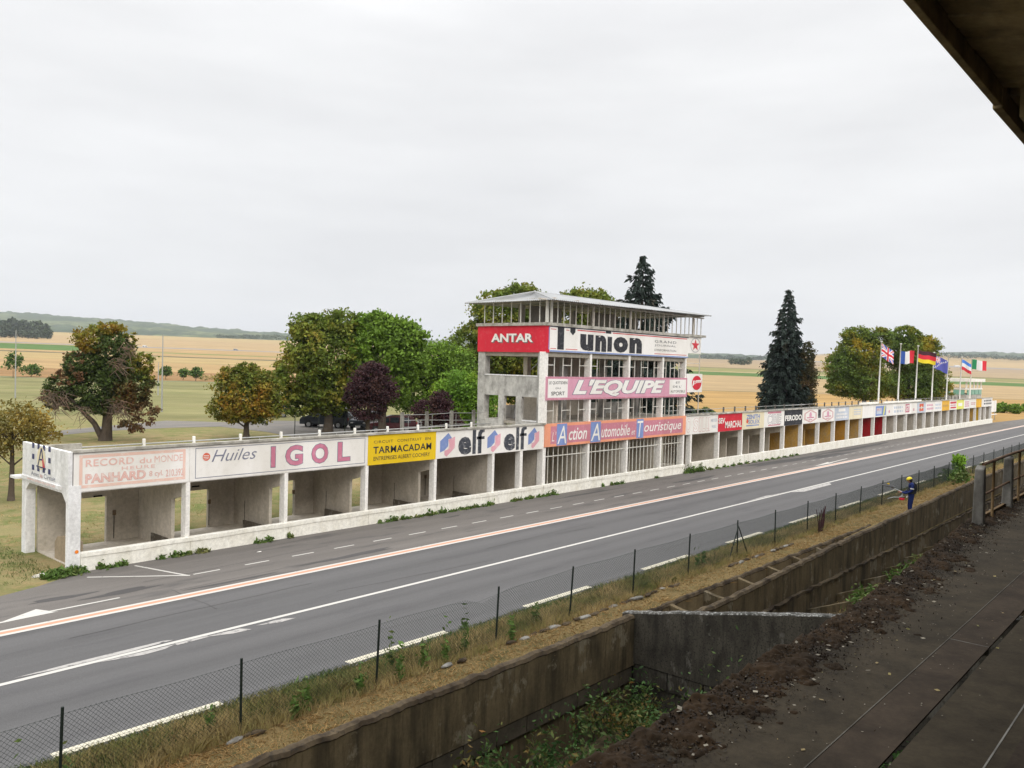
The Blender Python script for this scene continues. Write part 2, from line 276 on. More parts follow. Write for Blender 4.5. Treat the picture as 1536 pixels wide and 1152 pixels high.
# ------------------------------------------------------------------ mesh helpers
ORG = {}
class MB:
    def __init__(s): s.v = []; s.f = []
    def box(s, x0, x1, y0, y1, z0, z1):
        i = len(s.v); s.v += [(x0, y0, z0), (x1, y0, z0), (x1, y1, z0), (x0, y1, z0), (x0, y0, z1), (x1, y0, z1), (x1, y1, z1), (x0, y1, z1)]
        s.f += [(i, i+3, i+2, i+1), (i+4, i+5, i+6, i+7), (i, i+1, i+5, i+4), (i+1, i+2, i+6, i+5), (i+2, i+3, i+7, i+6), (i+3, i, i+4, i+7)]; return s
    def hexa(s, p):                             # 8 points, bottom ring then top ring
        i = len(s.v); s.v += [tuple(q) for q in p]
        s.f += [(i, i+3, i+2, i+1), (i+4, i+5, i+6, i+7), (i, i+1, i+5, i+4), (i+1, i+2, i+6, i+5), (i+2, i+3, i+7, i+6), (i+3, i, i+4, i+7)]; return s
    def quad(s, a, b, c, d):
        i = len(s.v); s.v += [tuple(a), tuple(b), tuple(c), tuple(d)]; s.f.append((i, i+1, i+2, i+3)); return s
    def tube(s, pts, rad, n=8, cap=True):
        pts = [Vector(p) for p in pts]; k = len(pts)
        if isinstance(rad, (int, float)): rad = [rad] * k
        i0 = len(s.v)
        for j, p in enumerate(pts):
            d = (pts[min(j+1, k-1)] - pts[max(j-1, 0)]).normalized()
            a = d.cross(Vector((0, 0, 1)) if abs(d.z) < 0.9 else Vector((1, 0, 0))).normalized(); b = d.cross(a)
            for q in range(n):
                t = 2 * math.pi * q / n; s.v.append(tuple(p + (a * math.cos(t) + b * math.sin(t)) * rad[j]))
        for j in range(k-1):
            for q in range(n):
                a = i0 + j*n + q; b = i0 + j*n + (q+1) % n; s.f.append((a, b, b+n, a+n))
        if cap: s.f.append(tuple(i0 + q for q in range(n))); s.f.append(tuple(i0 + (k-1)*n + q for q in reversed(range(n))))
        return s
    def disc(s, c, ax, ay, r, n=20):
        i = len(s.v); c = Vector(c); ax = Vector(ax); ay = Vector(ay)
        for q in range(n):
            t = 2*math.pi*q/n; s.v.append(tuple(c + ax*math.cos(t)*r + ay*math.sin(t)*r))
        s.f.append(tuple(range(i, i+n))); return s
    def poly(s, pts): i = len(s.v); s.v += [tuple(p) for p in pts]; s.f.append(tuple(range(i, i+len(pts)))); return s
    def build(s, name, mat, parent=None, bevel=0, smooth=False):
        o = np.array(ORG.get(parent, (0, 0, 0)) if parent else (0, 0, 0), float)
        me = bpy.data.meshes.new(name); me.from_pydata([(a[0]-o[0], a[1]-o[1], a[2]-o[2]) for a in s.v], [], s.f)
        me.materials.append(mat)
        if smooth: me.polygons.foreach_set("use_smooth", [True]*len(me.polygons))
        return link(name, me, parent, bevel)
def link(name, me, parent=None, bevel=0):
    ob = bpy.data.objects.new(name, me); COL.objects.link(ob)
    if parent: ob.parent = parent; ORG[ob] = ORG.get(parent, (0, 0, 0))
    else: ORG[ob] = (0, 0, 0)
    if bevel:
        md = ob.modifiers.new("bevel", 'BEVEL'); md.width = bevel; md.segments = 2; md.limit_method = 'ANGLE'
    return ob
def tag(o, label=None, cat=None, group=None, kind=None):
    for k, v in (("label", label), ("category", cat), ("group", group), ("kind", kind)):
        if v: o[k] = v
    return o
def thing(name, label, cat, loc=(0, 0, 0), group=None):
    o = bpy.data.objects.new(name, None); COL.objects.link(o); o.location = loc; o.empty_display_size = 0.3; ORG[o] = tuple(loc)
    return tag(o, label, cat, group)
def struct(o): o["kind"] = "structure"; return o
def copy_tree(o, parent=None, loc=None, rot=None):
    c = o.copy(); COL.objects.link(c); c.parent = parent
    if loc: c.location = loc
    if rot is not None: c.rotation_euler.z = rot
    for ch in list(o.children): copy_tree(ch, c)
    return c
def np_mesh(name, V, nf, mat, parent=None, per=4):
    """faces of `per` consecutive vertices"""
    o = np.array(ORG.get(parent, (0, 0, 0)) if parent else (0, 0, 0)); V = (V - o).astype(np.float32)
    me = bpy.data.meshes.new(name); me.vertices.add(len(V)); me.vertices.foreach_set("co", V.ravel())
    me.loops.add(nf*per); me.loops.foreach_set("vertex_index", np.arange(nf*per, dtype=np.int32))
    me.polygons.add(nf); me.polygons.foreach_set("loop_start", np.arange(0, nf*per, per, dtype=np.int32)); me.update(calc_edges=True)
    me.materials.append(mat); return link(name, me, parent)
def grid_mesh(name, P, mat, parent=None, smooth=True, keep=None):
    """P: (ny, nx, 3)"""
    ny, nx, _ = P.shape; idx = np.arange(ny*nx).reshape(ny, nx)
    q = np.stack([idx[:-1, :-1], idx[:-1, 1:], idx[1:, 1:], idx[1:, :-1]], -1).reshape(-1, 4)
    if keep is not None: q = q[keep.ravel()]
    o = np.array(ORG.get(parent, (0, 0, 0)) if parent else (0, 0, 0))
    me = bpy.data.meshes.new(name); V = (P.reshape(-1, 3) - o).astype(np.float32)
    me.vertices.add(len(V)); me.vertices.foreach_set("co", V.ravel()); me.loops.add(q.size); me.loops.foreach_set("vertex_index", q.ravel().astype(np.int32))
    me.polygons.add(len(q)); me.polygons.foreach_set("loop_start", np.arange(0, q.size, 4, dtype=np.int32)); me.update(calc_edges=True)
    if smooth: me.polygons.foreach_set("use_smooth", np.ones(len(q), bool))
    me.materials.append(mat); return link(name, me, parent)
_perm = rng.random((64, 64))
def vnoise(x, y):
    xi = np.floor(x).astype(int); yi = np.floor(y).astype(int); a = x-xi; b = y-yi; a = a*a*(3-2*a); b = b*b*(3-2*b)
    g = lambda i, j: _perm[i % 64, j % 64]
    return (g(xi, yi)*(1-a)+g(xi+1, yi)*a)*(1-b)+(g(xi, yi+1)*(1-a)+g(xi+1, yi+1)*a)*b
def fbm(x, y, o=4):
    s = 0; w = 0.5
    for i in range(o): s = s + w*vnoise(x*2**i+7*i, y*2**i+3*i); w *= 0.5
    return s

# ------------------------------------------------------------------ lettering
_tc = {}
def glyphs(s, off=0.0, shear=0.0, sp=1.0):
    k = (s, off, shear, sp)
    if k in _tc: return _tc[k]
    cu = bpy.data.curves.new("t", 'FONT'); cu.body = s; cu.offset = off; cu.shear = shear; cu.space_character = sp; cu.resolution_u = 3
    ob = bpy.data.objects.new("t", cu); COL.objects.link(ob)
    me = bpy.data.meshes.new_from_object(ob)
    V = np.array([v.co[:2] for v in me.vertices]); Fc = [tuple(p.vertices) for p in me.polygons]
    bpy.data.objects.remove(ob); bpy.data.curves.remove(cu); bpy.data.meshes.remove(me)
    _tc[k] = (V, Fc); return _tc[k]
def front(y=25.9):
    return lambda a, b, d: (a, y-d, b)
def left_face(x=9.6):                           # reads from the far side towards the viewer
    return lambda a, b, d: (x-d, -a, b)
def letters(s, a0, a1, b0, b1, mat, parent, mp_, off=0.0, shear=0.0, d=0.016, outline=None, olmat=None, sp=1.0, name="lettering"):
    base = glyphs(s, off, shear, sp)[0]; lo, hi = base.min(0), base.max(0)
    def put(of, mt, dd):
        V, Fc = glyphs(s, of, shear, sp); m = MB()
        U = (V-lo)/(hi-lo)*np.array([a1-a0, b1-b0])+np.array([a0, b0])
        m.v = [mp_(x, y, dd) for x, y in U]; m.f = list(Fc); return m.build(name, mt, parent)
    if outline: put(off+outline, olmat, d-0.003)
    return put(off, mat, d)
def rects(L, mat, parent, mp_, d=0.012, name="painted_line"):
    m = MB()
    for a0, a1, b0, b1 in L: m.quad(mp_(a0, b0, d), mp_(a1, b0, d), mp_(a1, b1, d), mp_(a0, b1, d))
    return m.build(name, mat, parent)
def frame(a0, a1, b0, b1, w, mat, parent, mp_, d=0.012):
    return rects([(a0, a1, b1-w, b1), (a0, a1, b0, b0+w), (a0, a0+w, b0+w, b1-w), (a1-w, a1, b0+w, b1-w)], mat, parent, mp_, d, "painted_border")
def board(a0, a1, b0, b1, mat, parent, y=25.9, name="painted_board", th=0.03):
    return MB().box(a0, a1, y-0.008, y+th-0.008, b0, b1).build(name, mat, parent)
def scribble(a0, a1, b0, b1, rows, mat, parent, mp_, n=6, d=0.014):
    m = MB(); h = (b1-b0)/rows
    for i in range(rows):
        x = a0
        while x < a1-0.05:
            w = (a1-a0)/n*random.uniform(0.5, 1.1); x2 = min(a1, x+w*0.7); z0 = b0+i*h+h*0.2; z1 = b0+i*h+h*0.8
            m.quad(mp_(x, z0, d), mp_(x2, z0, d), mp_(x2, z1, d), mp_(x, z1, d)); x += w
    return m.build("worn_lettering", mat, parent)

# ================================================================== GROUND
OC = np.array([[0, -60], [300, -27], [400, -19], [500, -12], [600, -6], [700, -1.5], [800, 4], [1000, 11], [1200, 16], [1500, 22], [2000, 30], [2600, 38], [9000, 38]])
CAPS = np.array([[-900, 23], [450, 23], [900, 19], [1130, 19], [1230, 30], [1300, 36.5], [1600, 36.5], [3000, 38]])
def height(X, Y):
    v = X*FWD[0]+Y*FWD[1]; u = X*RGT[0]+Y*RGT[1]; vs_ = np.maximum(v, 60); px = 768+np.clip(u/vs_, -2, 2)*F
    oc = np.minimum(np.interp(v, OC[:, 0], OC[:, 1]), np.interp(px, CAPS[:, 0], CAPS[:, 1]))
    z = 6.6+oc*vs_/F; t = np.clip((v-200)/180, 0, 1); t = t*t*(3-2*t)
    return np.maximum(z, -1)*t-0.0107*u*t*np.clip(3000/np.maximum(v, 1), 0, 1)
def spaced(a, b, n, c, w):                       # grid lines denser round c
    t = np.linspace(-1, 1, n); s = np.sinh(t*w)/math.sinh(w); return np.where(s < 0, c+(c-a)*s, c+(b-c)*s)
gx = spaced(-3500, 6500, 230, 60, 5.2); gy = spaced(-2500, 6500, 231, 60, 5.2); gy[np.argmin(abs(gy-14.0))] = 14.0; gx[np.argmin(abs(gx-150))] = 150
GX, GY = np.meshgrid(gx, gy); GZ = height(GX, GY)
keep = ~((GY[:-1, :-1] < 13.99) & (GX[:-1, :-1] < 149.9))
struct(grid_mesh("ground", np.stack([GX, GY, GZ], -1), GROUND, keep=keep))
# verge between the road and the trench, with gentle lumps
vx = np.linspace(-30, 151, 900); vy = np.linspace(11.45, 14.06, 24); VX, VY = np.meshgrid(vx, vy)
edge = np.clip((14.06-VY)/0.5, 0, 1)
VZ = (fbm(VX*0.9, VY*1.6)-0.45)*0.16*edge+0.02*edge-0.012
struct(grid_mesh("verge", np.stack([VX, VY, VZ], -1), VERGE))
struct(MB().quad((-30, -30, -2.5), (151, -30, -2.5), (151, 11.5, -2.5), (-30, 11.5, -2.5)).build("trench_floor", TRENCH))

# ================================================================== ROAD
X0R, X1R = -40, 620
def ribbon(name, y0, y1, z, mat, x0=X0R, x1=X1R, wob=0.0, parent=None):
    n = 400 if wob else 2; xs = np.linspace(x0, x1, n); m = MB()
    for i, x in enumerate(xs):
        w = (fbm(np.array([x*0.9]), np.array([y0]))[0]-0.5)*wob
        m.v += [(x, y0+w, z), (x, y1, z)]
    m.f = [(2*i, 2*i+2, 2*i+3, 2*i+1) for i in range(n-1)]
    return m.build(name, mat, parent)
road = struct(ribbon("road", 14.06, 21.3, 0.004, ROADM))
lane = MB()                                      # the pit lane tapers away beyond the left end of the pits
lane.v = [(X0R, 21.3, 0.004), (X1R, 21.3, 0.004), (X1R, 25.0, 0.004), (150, 25.0, 0.004), (139, 25.6, 0.004), (134.5, 25.95, 0.004), (9.75, 25.95, 0.004), (9.4, 25.55, 0.004), (8.4, 25.0, 0.004), (7.2, 24.6, 0.004), (0, 24.2, 0.004), (X0R, 24.0, 0.004)]
lane.f = [tuple(range(12))]; lane = struct(lane.build("pit_lane", LANEM))
struct(ribbon("patch_strip", 14.06, 15.9, 0.007, m_asphalt("relaid_asphalt", (0.096, 0.095, 0.096), (0.117, 0.114, 0.114), (0.095, 0.093, 0.095)), 2, 90, 0.35, road))
ribbon("white_edge_line", 21.12, 21.26, 0.010, LINEW, parent=road); ribbon("orange_line", 21.26, 21.44, 0.010, LINEO, parent=road); ribbon("white_edge_line", 21.44, 21.56, 0.010, LINEW, parent=road)
ribbon("centre_line", 17.96, 18.10, 0.010, LINEW, parent=road)
for i in range(-3, 34):
    x = 5.03+5.94*i; MB().box(x, x+2.97, 14.14, 14.34, 0.009, 0.013).build("edge_dash", LINEC, road)
for i in range(60):
    x = 12.12+1.72*i+0.02*random.random(); MB().quad((x, 23.28, .010), (x+.86, 23.28, .010), (x+.86, 23.36, .010), (x, 23.36, .010)).build("lane_dash", LINEW if i < 25 else LINEF, lane)
def marking(pts, parent, name="arrow_marking", mat=LINEF, z=0.011): return MB().poly([(x, y, z) for x, y in pts]).build(name, mat, parent)
marking([(2.5, 22.42), (6.7, 22.26), (7.62, 22.78), (7.80, 22.40), (9.55, 22.42), (9.55, 22.34), (7.80, 22.31), (7.95, 22.2), (6.7, 22.16), (2.5, 22.34)], lane, mat=LINEW)
marking([(57.0, 21.85), (60.6, 22.2), (60.3, 22.0), (64.5, 22.2), (64.5, 22.1), (60.3, 21.86), (60.5, 21.75)], lane, mat=LINEW)
marking([(5.7, 18.22), (6.9, 18.28), (8.8, 18.30), (9.0, 18.2), (8.0, 18.12), (6.5, 18.12)], road)
marking([(7.2, 17.94), (8.1, 17.72), (8.6, 17.76), (8.9, 17.90)], road); marking([(9.6, 17.90), (10.2, 17.66), (10.7, 17.62), (10.5, 17.88)], road)
marking([(10.9, 17.80), (11.5, 17.62), (11.95, 17.66), (11.6, 17.86)], road); marking([(8.9, 17.93), (8.9, 17.80), (9.7, 17.84), (9.7, 17.94)], road)
marking([(38.5, 18.14), (41.2, 18.3), (42.0, 18.2), (44.0, 18.14)], road); marking([(43.6, 17.92), (44.5, 17.5), (48.6, 17.55), (49.2, 17.9)], road)
m = MB()
for (a, b) in (((9.75, 25.08), (12.0, 23.28)), ((11.33, 25.5), (11.95, 23.28))):
    dx, dy = b[0]-a[0], b[1]-a[1]; L_ = math.hypot(dx, dy); nx_, ny_ = -dy/L_*0.045, dx/L_*0.045
    m.quad((a[0]-nx_, a[1]-ny_, .010), (b[0]-nx_, b[1]-ny_, .010), (b[0]+nx_, b[1]+ny_, .010), (a[0]+nx_, a[1]+ny_, .010)); m.v[-4:] = [(p[0], p[1], p[2]+0.001*(a[0] > 10)) for p in m.v[-4:]]
m.build("bay_outline", LINEW, lane)
cp_ = [(60, 656), (100, 652), (150, 647), (250, 642), (330, 640), (400, 648), (440, 656), (620, 668), (720, 660), (700, 634), (600, 631), (440, 631.5), (400, 631), (340, 633.5), (250, 631), (150, 640), (100, 645), (60, 650)]
struct(MB().poly([(*site(a, b)[:2], .012) for a, b in cp_]).build("car_park", PARKM))

for (x, y, w, h_, mt) in ((9.9, 22.9, 1.0, .16, 0), (17.3, 22.1, 1.8, .16, 0), (24.6, 24.9, .5, .12, 0), (34.5, 24.9, 3.2, .10, 0), (44, 23.9, 2.2, .30, 0), (58, 24.6, 6, .5, 0), (66, 23.9, 5, .35, 0), (12.6, 21.85, 1.3, .12, 0), (8.4, 23.4, .8, .14, 0), (75, 24.7, 8, .5, 0)):
    pts = [(x+math.cos(a)*w*(1+.35*math.sin(3*a+x)), y+math.sin(a)*h_*(1+.4*math.cos(2*a+x)), .0075) for a in np.linspace(0, 2*math.pi, 18, endpoint=False)]; MB().poly(pts).build("oil_stain", STAIN, lane)
for k in range(26):
    x = random.uniform(6, 60); y = random.choice([random.uniform(14.4, 17.8), random.uniform(18.3, 21.0), random.uniform(21.8, 25.4)]); m = MB(); L = random.uniform(1.5, 7); n = 14; a0 = random.uniform(-.12, .12)+(math.pi/2 if k % 5 == 0 else 0); w_ = .012
    if k % 5 == 0: L = min(L, 2.5)
    for i in range(n+1):
        t = L*i/n; px_, py_ = x+math.cos(a0)*t, y+math.sin(a0)*t; j = .12*(fbm(np.array([t*1.7+k]), np.array([k*1.0]))[0]-.5)
        m.v += [(px_-math.sin(a0)*(j-w_), py_+math.cos(a0)*(j-w_), .0085), (px_-math.sin(a0)*(j+w_), py_+math.cos(a0)*(j+w_), .0085)]
    if max(v[1] for v in m.v) > 25.5 or min(v[1] for v in m.v) < 14.4: continue
    m.f = [(2*i, 2*i+2, 2*i+3, 2*i+1) for i in range(n)]; m.build("sealed_crack", STAIN, road if y < 21 else lane)

# ================================================================== PIT BUILDINGS
YF, YB, ZP = 25.9, 29.4, 3.66
def bay_posts(xs, root, w=0.15):
    for x in xs: MB().box(x-w, x, YF+0.004, YF+0.32, 0, 2.4).build("post", W_WALL, root, 0.008)
def back_wall(x0, x1, holes, mat, root, z1=2.75):
    m = MB(); x = x0
    for a, b, h in holes: m.box(x, a, YB, YB+0.15, 0, z1); m.box(a, b, YB, YB+0.15, h, z1); x = b
    m.box(x, x1, YB, YB+0.15, 0, z1); return m.build("back_wall", mat, root)
def partition(x, root, mat, notch=True, ya=26.9):
    m = MB()
    if notch:
        m.box(x-0.07, x+0.05, ya, YB-0.003, 0, 2.28); m.box(x-0.07, x+0.05, YF+0.33, YB-0.003, 2.28, 2.62)
        m.hexa([(x-.07, YF+.33, 1.9), (x+.05, YF+.33, 1.9), (x+.05, ya, 1.72), (x-.07, ya, 1.72), (x-.07, YF+.33, 2.28), (x+.05, YF+.33, 2.28), (x+.05, ya, 2.28), (x-.07, ya, 2.28)])
    else: m.box(x-0.07, x+0.05, YF+0.33, YB-0.003, 0, 2.62)
    return m.build("partition", mat, root)
def parapet(xa, xb, root, seams, cap=True):
    """low front wall in cast lengths, with a projecting cap"""
    s = [xa]+list(seams)+[xb]
    for a, b in zip(s[:-1], s[1:]):
        MB().box(a+0.006, b-0.006, YF-0.06, YF+0.14, -0.05, 0.5 if cap else 0.58).build("parapet_length", W_LOW, root, 0.012)
        if cap:
            n = 8; m = MB()
            for i in range(n):
                p0, p1 = a+(b-a)*i/n, a+(b-a)*(i+1)/n
                j0, j1 = 0.012*math.sin(p0*2.3+s[0]), 0.012*math.sin(p1*2.3+s[0])
                m.hexa([(p0, YF-.085, .43+j0), (p1, YF-.085, .43+j1), (p1, YF+.15, .43), (p0, YF+.15, .43), (p0, YF-.085, .56+j0*.3), (p1, YF-.085, .56+j1*.3), (p1, YF+.15, .565), (p0, YF+.15, .565)])
            m.build("parapet_cap", W_LOW, root)
def cap_strip(xa, xb, root):
    n = max(2, int((xb-xa)/0.5)); m = MB()
    for i in range(n):
        a, b = xa+(xb-xa)*i/n, xa+(xb-xa)*(i+1)/n; j = random.uniform(-.008, .008)
        m.hexa([(a, YF-.07+j, ZP-.05), (b, YF-.07-j, ZP-.05), (b, YF+.16, ZP-.05), (a, YF+.16, ZP-.05), (a, YF-.07+j, ZP+.035+j), (b, YF-.07-j, ZP+.035-j), (b, YF+.16, ZP+.03), (a, YF+.16, ZP+.03)])
    m.build("parapet_coping", CAP, root)

pit = thing("pit_building", "row of open white pit boxes left of the tower with pink, mauve and yellow boards", "pit building", (9.6, 25.9, 0), "pit buildings")
LP = [13.31, 17.07, 20.79, 24.55, 28.26]
bay_posts(LP, pit); bay_posts([30.30], pit, 0.2)
MB().box(9.6, 32.0, YF+0.02, YF+0.17, 2.39, ZP-.05).build("fascia", W_WALL, pit)
cap_strip(9.62, 31.95, pit)
parapet(9.86, 31.82, pit, LP+[30.2])
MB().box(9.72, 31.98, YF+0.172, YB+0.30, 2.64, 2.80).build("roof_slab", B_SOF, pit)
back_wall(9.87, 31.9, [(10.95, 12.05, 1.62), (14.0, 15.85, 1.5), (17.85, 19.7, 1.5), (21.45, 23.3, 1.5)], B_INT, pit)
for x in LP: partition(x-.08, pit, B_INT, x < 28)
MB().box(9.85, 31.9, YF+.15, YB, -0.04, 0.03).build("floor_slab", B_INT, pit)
# rear parapet stub at the left corner and rail with white stub posts
MB().box(9.74, 11.25, YB+.10, YB+.26, 2.802, 3.5).build("rear_parapet", CAP, pit); MB().box(9.60, 9.735, YF+.02, YB+.35, 2.62, 3.6).build("end_wall_top", W_END, pit)
for x in [13.4, 15.3, 17.25, 19.1, 21.0, 22.9, 24.8, 26.7, 28.6, 30.4]:
    MB().box(x-.05, x+.05, YB+.12, YB+.22, 2.80, 3.55).build("rail_post", WHITE, pit, 0.02)
MB().tube([(11.25, YB+.17, 3.36), (31.9, YB+.17, 3.42)], 0.025).build("rail_pipe", STEEL, pit)
for x in np.arange(12.4, 31, 1.9): MB().tube([(x, YB+.17, 2.8), (x, YB+.17, 3.37)], 0.014, 5).build("rail_stay", STEEL, pit)
# end portal: octagonal opening between two thick legs
y0, y1, za, zb = YF-.02, YB+.42, 2.40, 3.6
m = MB(); P = lambda y, z: [(9.5, y, z), (9.86, y, z)]
m.box(9.5, 9.86, YF-.02, YF+.18, -.05, 2.1); m.build("portal_leg", W_END, pit, 0.015); MB().box(9.5, 9.80, YB+.04, YB+.40, -.05, 2.1).build("portal_leg", W_END, pit, 0.015)
m = MB(); m.hexa([(9.5, YF-.02, 2.1), (9.86, YF-.02, 2.1), (9.86, YF+.18, 2.1), (9.5, YF+.18, 2.1), (9.5, YF-.02, 2.36), (9.86, YF-.02, 2.36), (9.86, YF+.48, 2.36), (9.5, YF+.48, 2.36)])
m.build("portal_haunch", W_END, pit); m = MB(); m.hexa([(9.5, YB+.04, 2.1), (9.80, YB+.04, 2.1), (9.80, YB+.40, 2.1), (9.5, YB+.40, 2.1), (9.5, YB-.28, 2.36), (9.80, YB-.28, 2.36), (9.80, YB+.40, 2.36), (9.5, YB+.40, 2.36)])
m.build("portal_haunch", W_END, pit)
MB().box(9.5, 9.86, YF-.02, YB+.40, 2.36, 2.62).build("portal_beam", W_END, pit)
ew = MB().box(9.50, 9.62, YF-.0, YB+.38, 2.62, 3.64).build("end_board", W_END, pit, 0.01)
MB().box(9.46, 9.5, YF+.5, YB+.38, 2.44, 2.56).build("end_ledge", W_END, pit); MB().box(9.3, 9.86, YB+.40, YB+.9, 2.42, 2.5).build("bracket_slab", W_END, pit)
lf = left_face(9.50)
# chequered emblem and faded words on the end wall
cy, cz = -28.10, 3.24
sq = [(i, j) for i in range(7) for j in range(5) if (i+j) % 2 == 0 and (i in (0, 6) or j in (0, 4))]
m = MB()
for i, j in sq:
    a = cy-.80+i*.232; b = cz-.43+j*.175; m.quad(lf(a, b, .006), lf(a+.2, b, .006), lf(a+.2, b+.165, .006), lf(a, b+.165, .006))
m.build("checkered_border", NAVY, ew)
MB().disc(lf(cy, cz, .008), (0, -1, 0), (0, 0, 1), 0.36).build("emblem_disc", CREAM, ew)
m = MB().quad(lf(cy-.30, cz-.26, .012), lf(cy-.22, cz-.26, .012), lf(cy+.06, cz+.30, .012), lf(cy-.02, cz+.33, .012)); m.quad(lf(cy+.02, cz+.33, .013), lf(cy+.08, cz+.33, .013), lf(cy+.30, cz-.26, .013), lf(cy+.14, cz-.26, .013))
m.quad(lf(cy-.12, cz-.06, .014), lf(cy+.14, cz-.06, .014), lf(cy+.14, cz-.01, .014), lf(cy-.12, cz-.01, .014)); m.quad(lf(cy-.40, cz-.29, .014), lf(cy+.42, cz-.31, .014), lf(cy+.42, cz-.27, .014), lf(cy-.40, cz-.25, .014)); m.build("emblem_letter", NAVY, ew)
MB().quad(lf(cy+.10, cz-.05, .016), lf(cy+.18, cz+.02, .016), lf(cy+.36, cz-.26, .016), lf(cy+.16, cz-.26, .016)).build("emblem_flash", RED2, ew)
letters("Amis", cy-.86, cy-.2, 2.64, 2.76, GREYB, ew, lf, d=.006); letters("du", cy-.1, cy+.12, 2.64, 2.76, PINKD, ew, lf, d=.006); letters("Circuit", cy+.24, cy+1.18, 2.64, 2.78, GREYB, ew, lf, d=.006)
letters("www.amis-du-circuit", cy-1.1, cy+1.3, 2.47, 2.56, PINKL, ew, left_face(9.46), d=.006)
MB().disc((9.75, YF-.03, .62), (1, 0, 0), (0, 0, 1), .055).build("orange_marker", paint("orange_sticker", (0.8, 0.22, 0.02), wear=0), pit)
# switches, conduits and stencilled numbers inside the boxes
def bay_fittings(x0, root, full=True):
    xb = x0+0.95
    MB().tube([(xb+1.6, YB-.02, .1), (xb+1.6, YB-.02, .95)], .012, 5).build("conduit", BLACK, root)
    MB().box(xb+1.55, xb+1.65, YB-.06, YB-.004, .93, 1.10).build("switch_box", paint("brown_switch", (0.2, 0.14, 0.09)), root)
    MB().box(xb+.9, xb+1.2, YB-.012, YB-.004, 1.62, 1.68).build("stencil_plate", BLACK, root)
    MB().tube([(x0+3.6-.17, YB-1.1, .05), (x0+3.6-.17, YB-1.1, 1.1)], .01, 5).build("conduit", BLACK, root)
    m = MB().box(x0+3.6-.24, x0+3.6-.17, 27.1, 28.3, 0, .36); m.build("low_hatch", paint("brown_hatch", (.10, .085, .065)), root)
for i, x in enumerate([9.75]+LP[:4]): bay_fittings(x+.0, pit)
n_ = 1
for i, x in enumerate([9.9]+LP[:3]): letters(str(29-i), x+1.0, x+1.22, 2.22, 2.36, BLACK, pit, front(YB), name="box_number") if False else MB().box(x+1.0, x+1.22, YB-.012, YB-.004, 1.72, 1.86).build("number_patch", BLACK, pit)
blk = MB(); pr = [(0, 0), (.95, 0), (.95, .55), (.85, .75), (.6, .84), (.2, .86), (0, .82)]
blk.v = [(9.90, 26.30+a*1.85, b) for a, b in pr]+[(10.10, 26.30+a*1.85, b) for a, b in pr]; k = len(pr)
blk.f = [tuple(range(k)), tuple(range(2*k-1, k-1, -1))]+[(i, i+k, (i+1) % k+k, (i+1) % k) for i in range(k)]
tag(blk.build("concrete_slab", plaster("brown_slab", (0.36, 0.29, 0.20), (0.24, 0.19, 0.13), 0.5), bevel=.02), "brown rounded concrete slab standing inside the open left end of the pit row", "concrete slab")

# ---- painted fascia boards, left building
fr = front()
b1 = board(9.64, 13.26, 2.42, 3.595, SIGNW, pit)
frame(9.80, 13.12, 2.52, 3.52, .09, paint("faded_pink_border", (0.80, 0.55, 0.47), wear=.7, wearcol=(.82, .76, .72)), b1, fr)
letters("RECORD", 9.98, 11.42, 3.16, 3.38, PINKL, b1, fr, .018, sp=1.1); letters("du", 11.60, 11.98, 3.15, 3.33, PINKL, b1, fr, .01); letters("MONDE", 12.08, 13.02, 3.14, 3.36, PINKL, b1, fr, .0)
letters("HEURE", 11.05, 12.10, 2.98, 3.09, PINKL, b1, fr, .012, sp=1.2)
letters("PANHARD", 9.98, 11.80, 2.66, 2.93, PINKL, b1, fr, .02, outline=.02, olmat=PINKD); letters("8 cyl.", 11.92, 12.37, 2.66, 2.88, PINKL, b1, fr, -.002, outline=.012, olmat=PINKD)
letters("210.392", 12.46, 13.05, 2.66, 2.88, PINKL, b1, fr, .0, outline=.014, olmat=PINKD)
b2 = board(13.27, 20.72, 2.42, 3.595, SIGNW, pit); frame(13.46, 20.58, 2.50, 3.52, .022, GREYB, b2, fr)
MB().disc(fr(13.85, 3.21, .015), (1, 0, 0), (0, 0, 1), .135).build("emblem_disc", ORNG, b2); rects([(13.76, 13.94, 3.24, 3.262), (13.75, 13.95, 3.185, 3.207), (13.78, 13.92, 3.13, 3.15)], SIGNW, b2, fr, .019)
letters("Huiles", 14.04, 15.75, 3.02, 3.42, GREYB, b2, fr, -.005, .38)
for s, a, b in (("I", 16.33, 16.50), ("G", 16.93, 17.66), ("O", 18.06, 18.80), ("L", 19.26, 19.84)):
    letters(s, a, b, 2.66, 3.40, MAUVE, b2, fr, .03, outline=.022, olmat=GREYB)
b3 = board(20.73, 24.45, 2.39, 3.60, YEL, pit)
letters("CIRCUIT", 21.02, 22.02, 3.26, 3.37, INK, b3, fr, -.004, sp=1.15); letters("CONSTRUIT", 22.25, 23.60, 3.26, 3.37, INK, b3, fr, -.004, sp=1.15); letters("EN", 23.82, 24.12, 3.26, 3.37, INK, b3, fr, -.004)
letters("TARMACADAM", 21.0, 24.18, 2.84, 3.13, INK, b3, fr, .018, sp=1.08); letters("ENTREPRISES ALBERT COCHERY", 21.02, 24.1, 2.56, 2.72, INK, b3, fr, .0)
b4 = board(24.46, 31.74, 2.40, 3.598, SIGNW, pit)
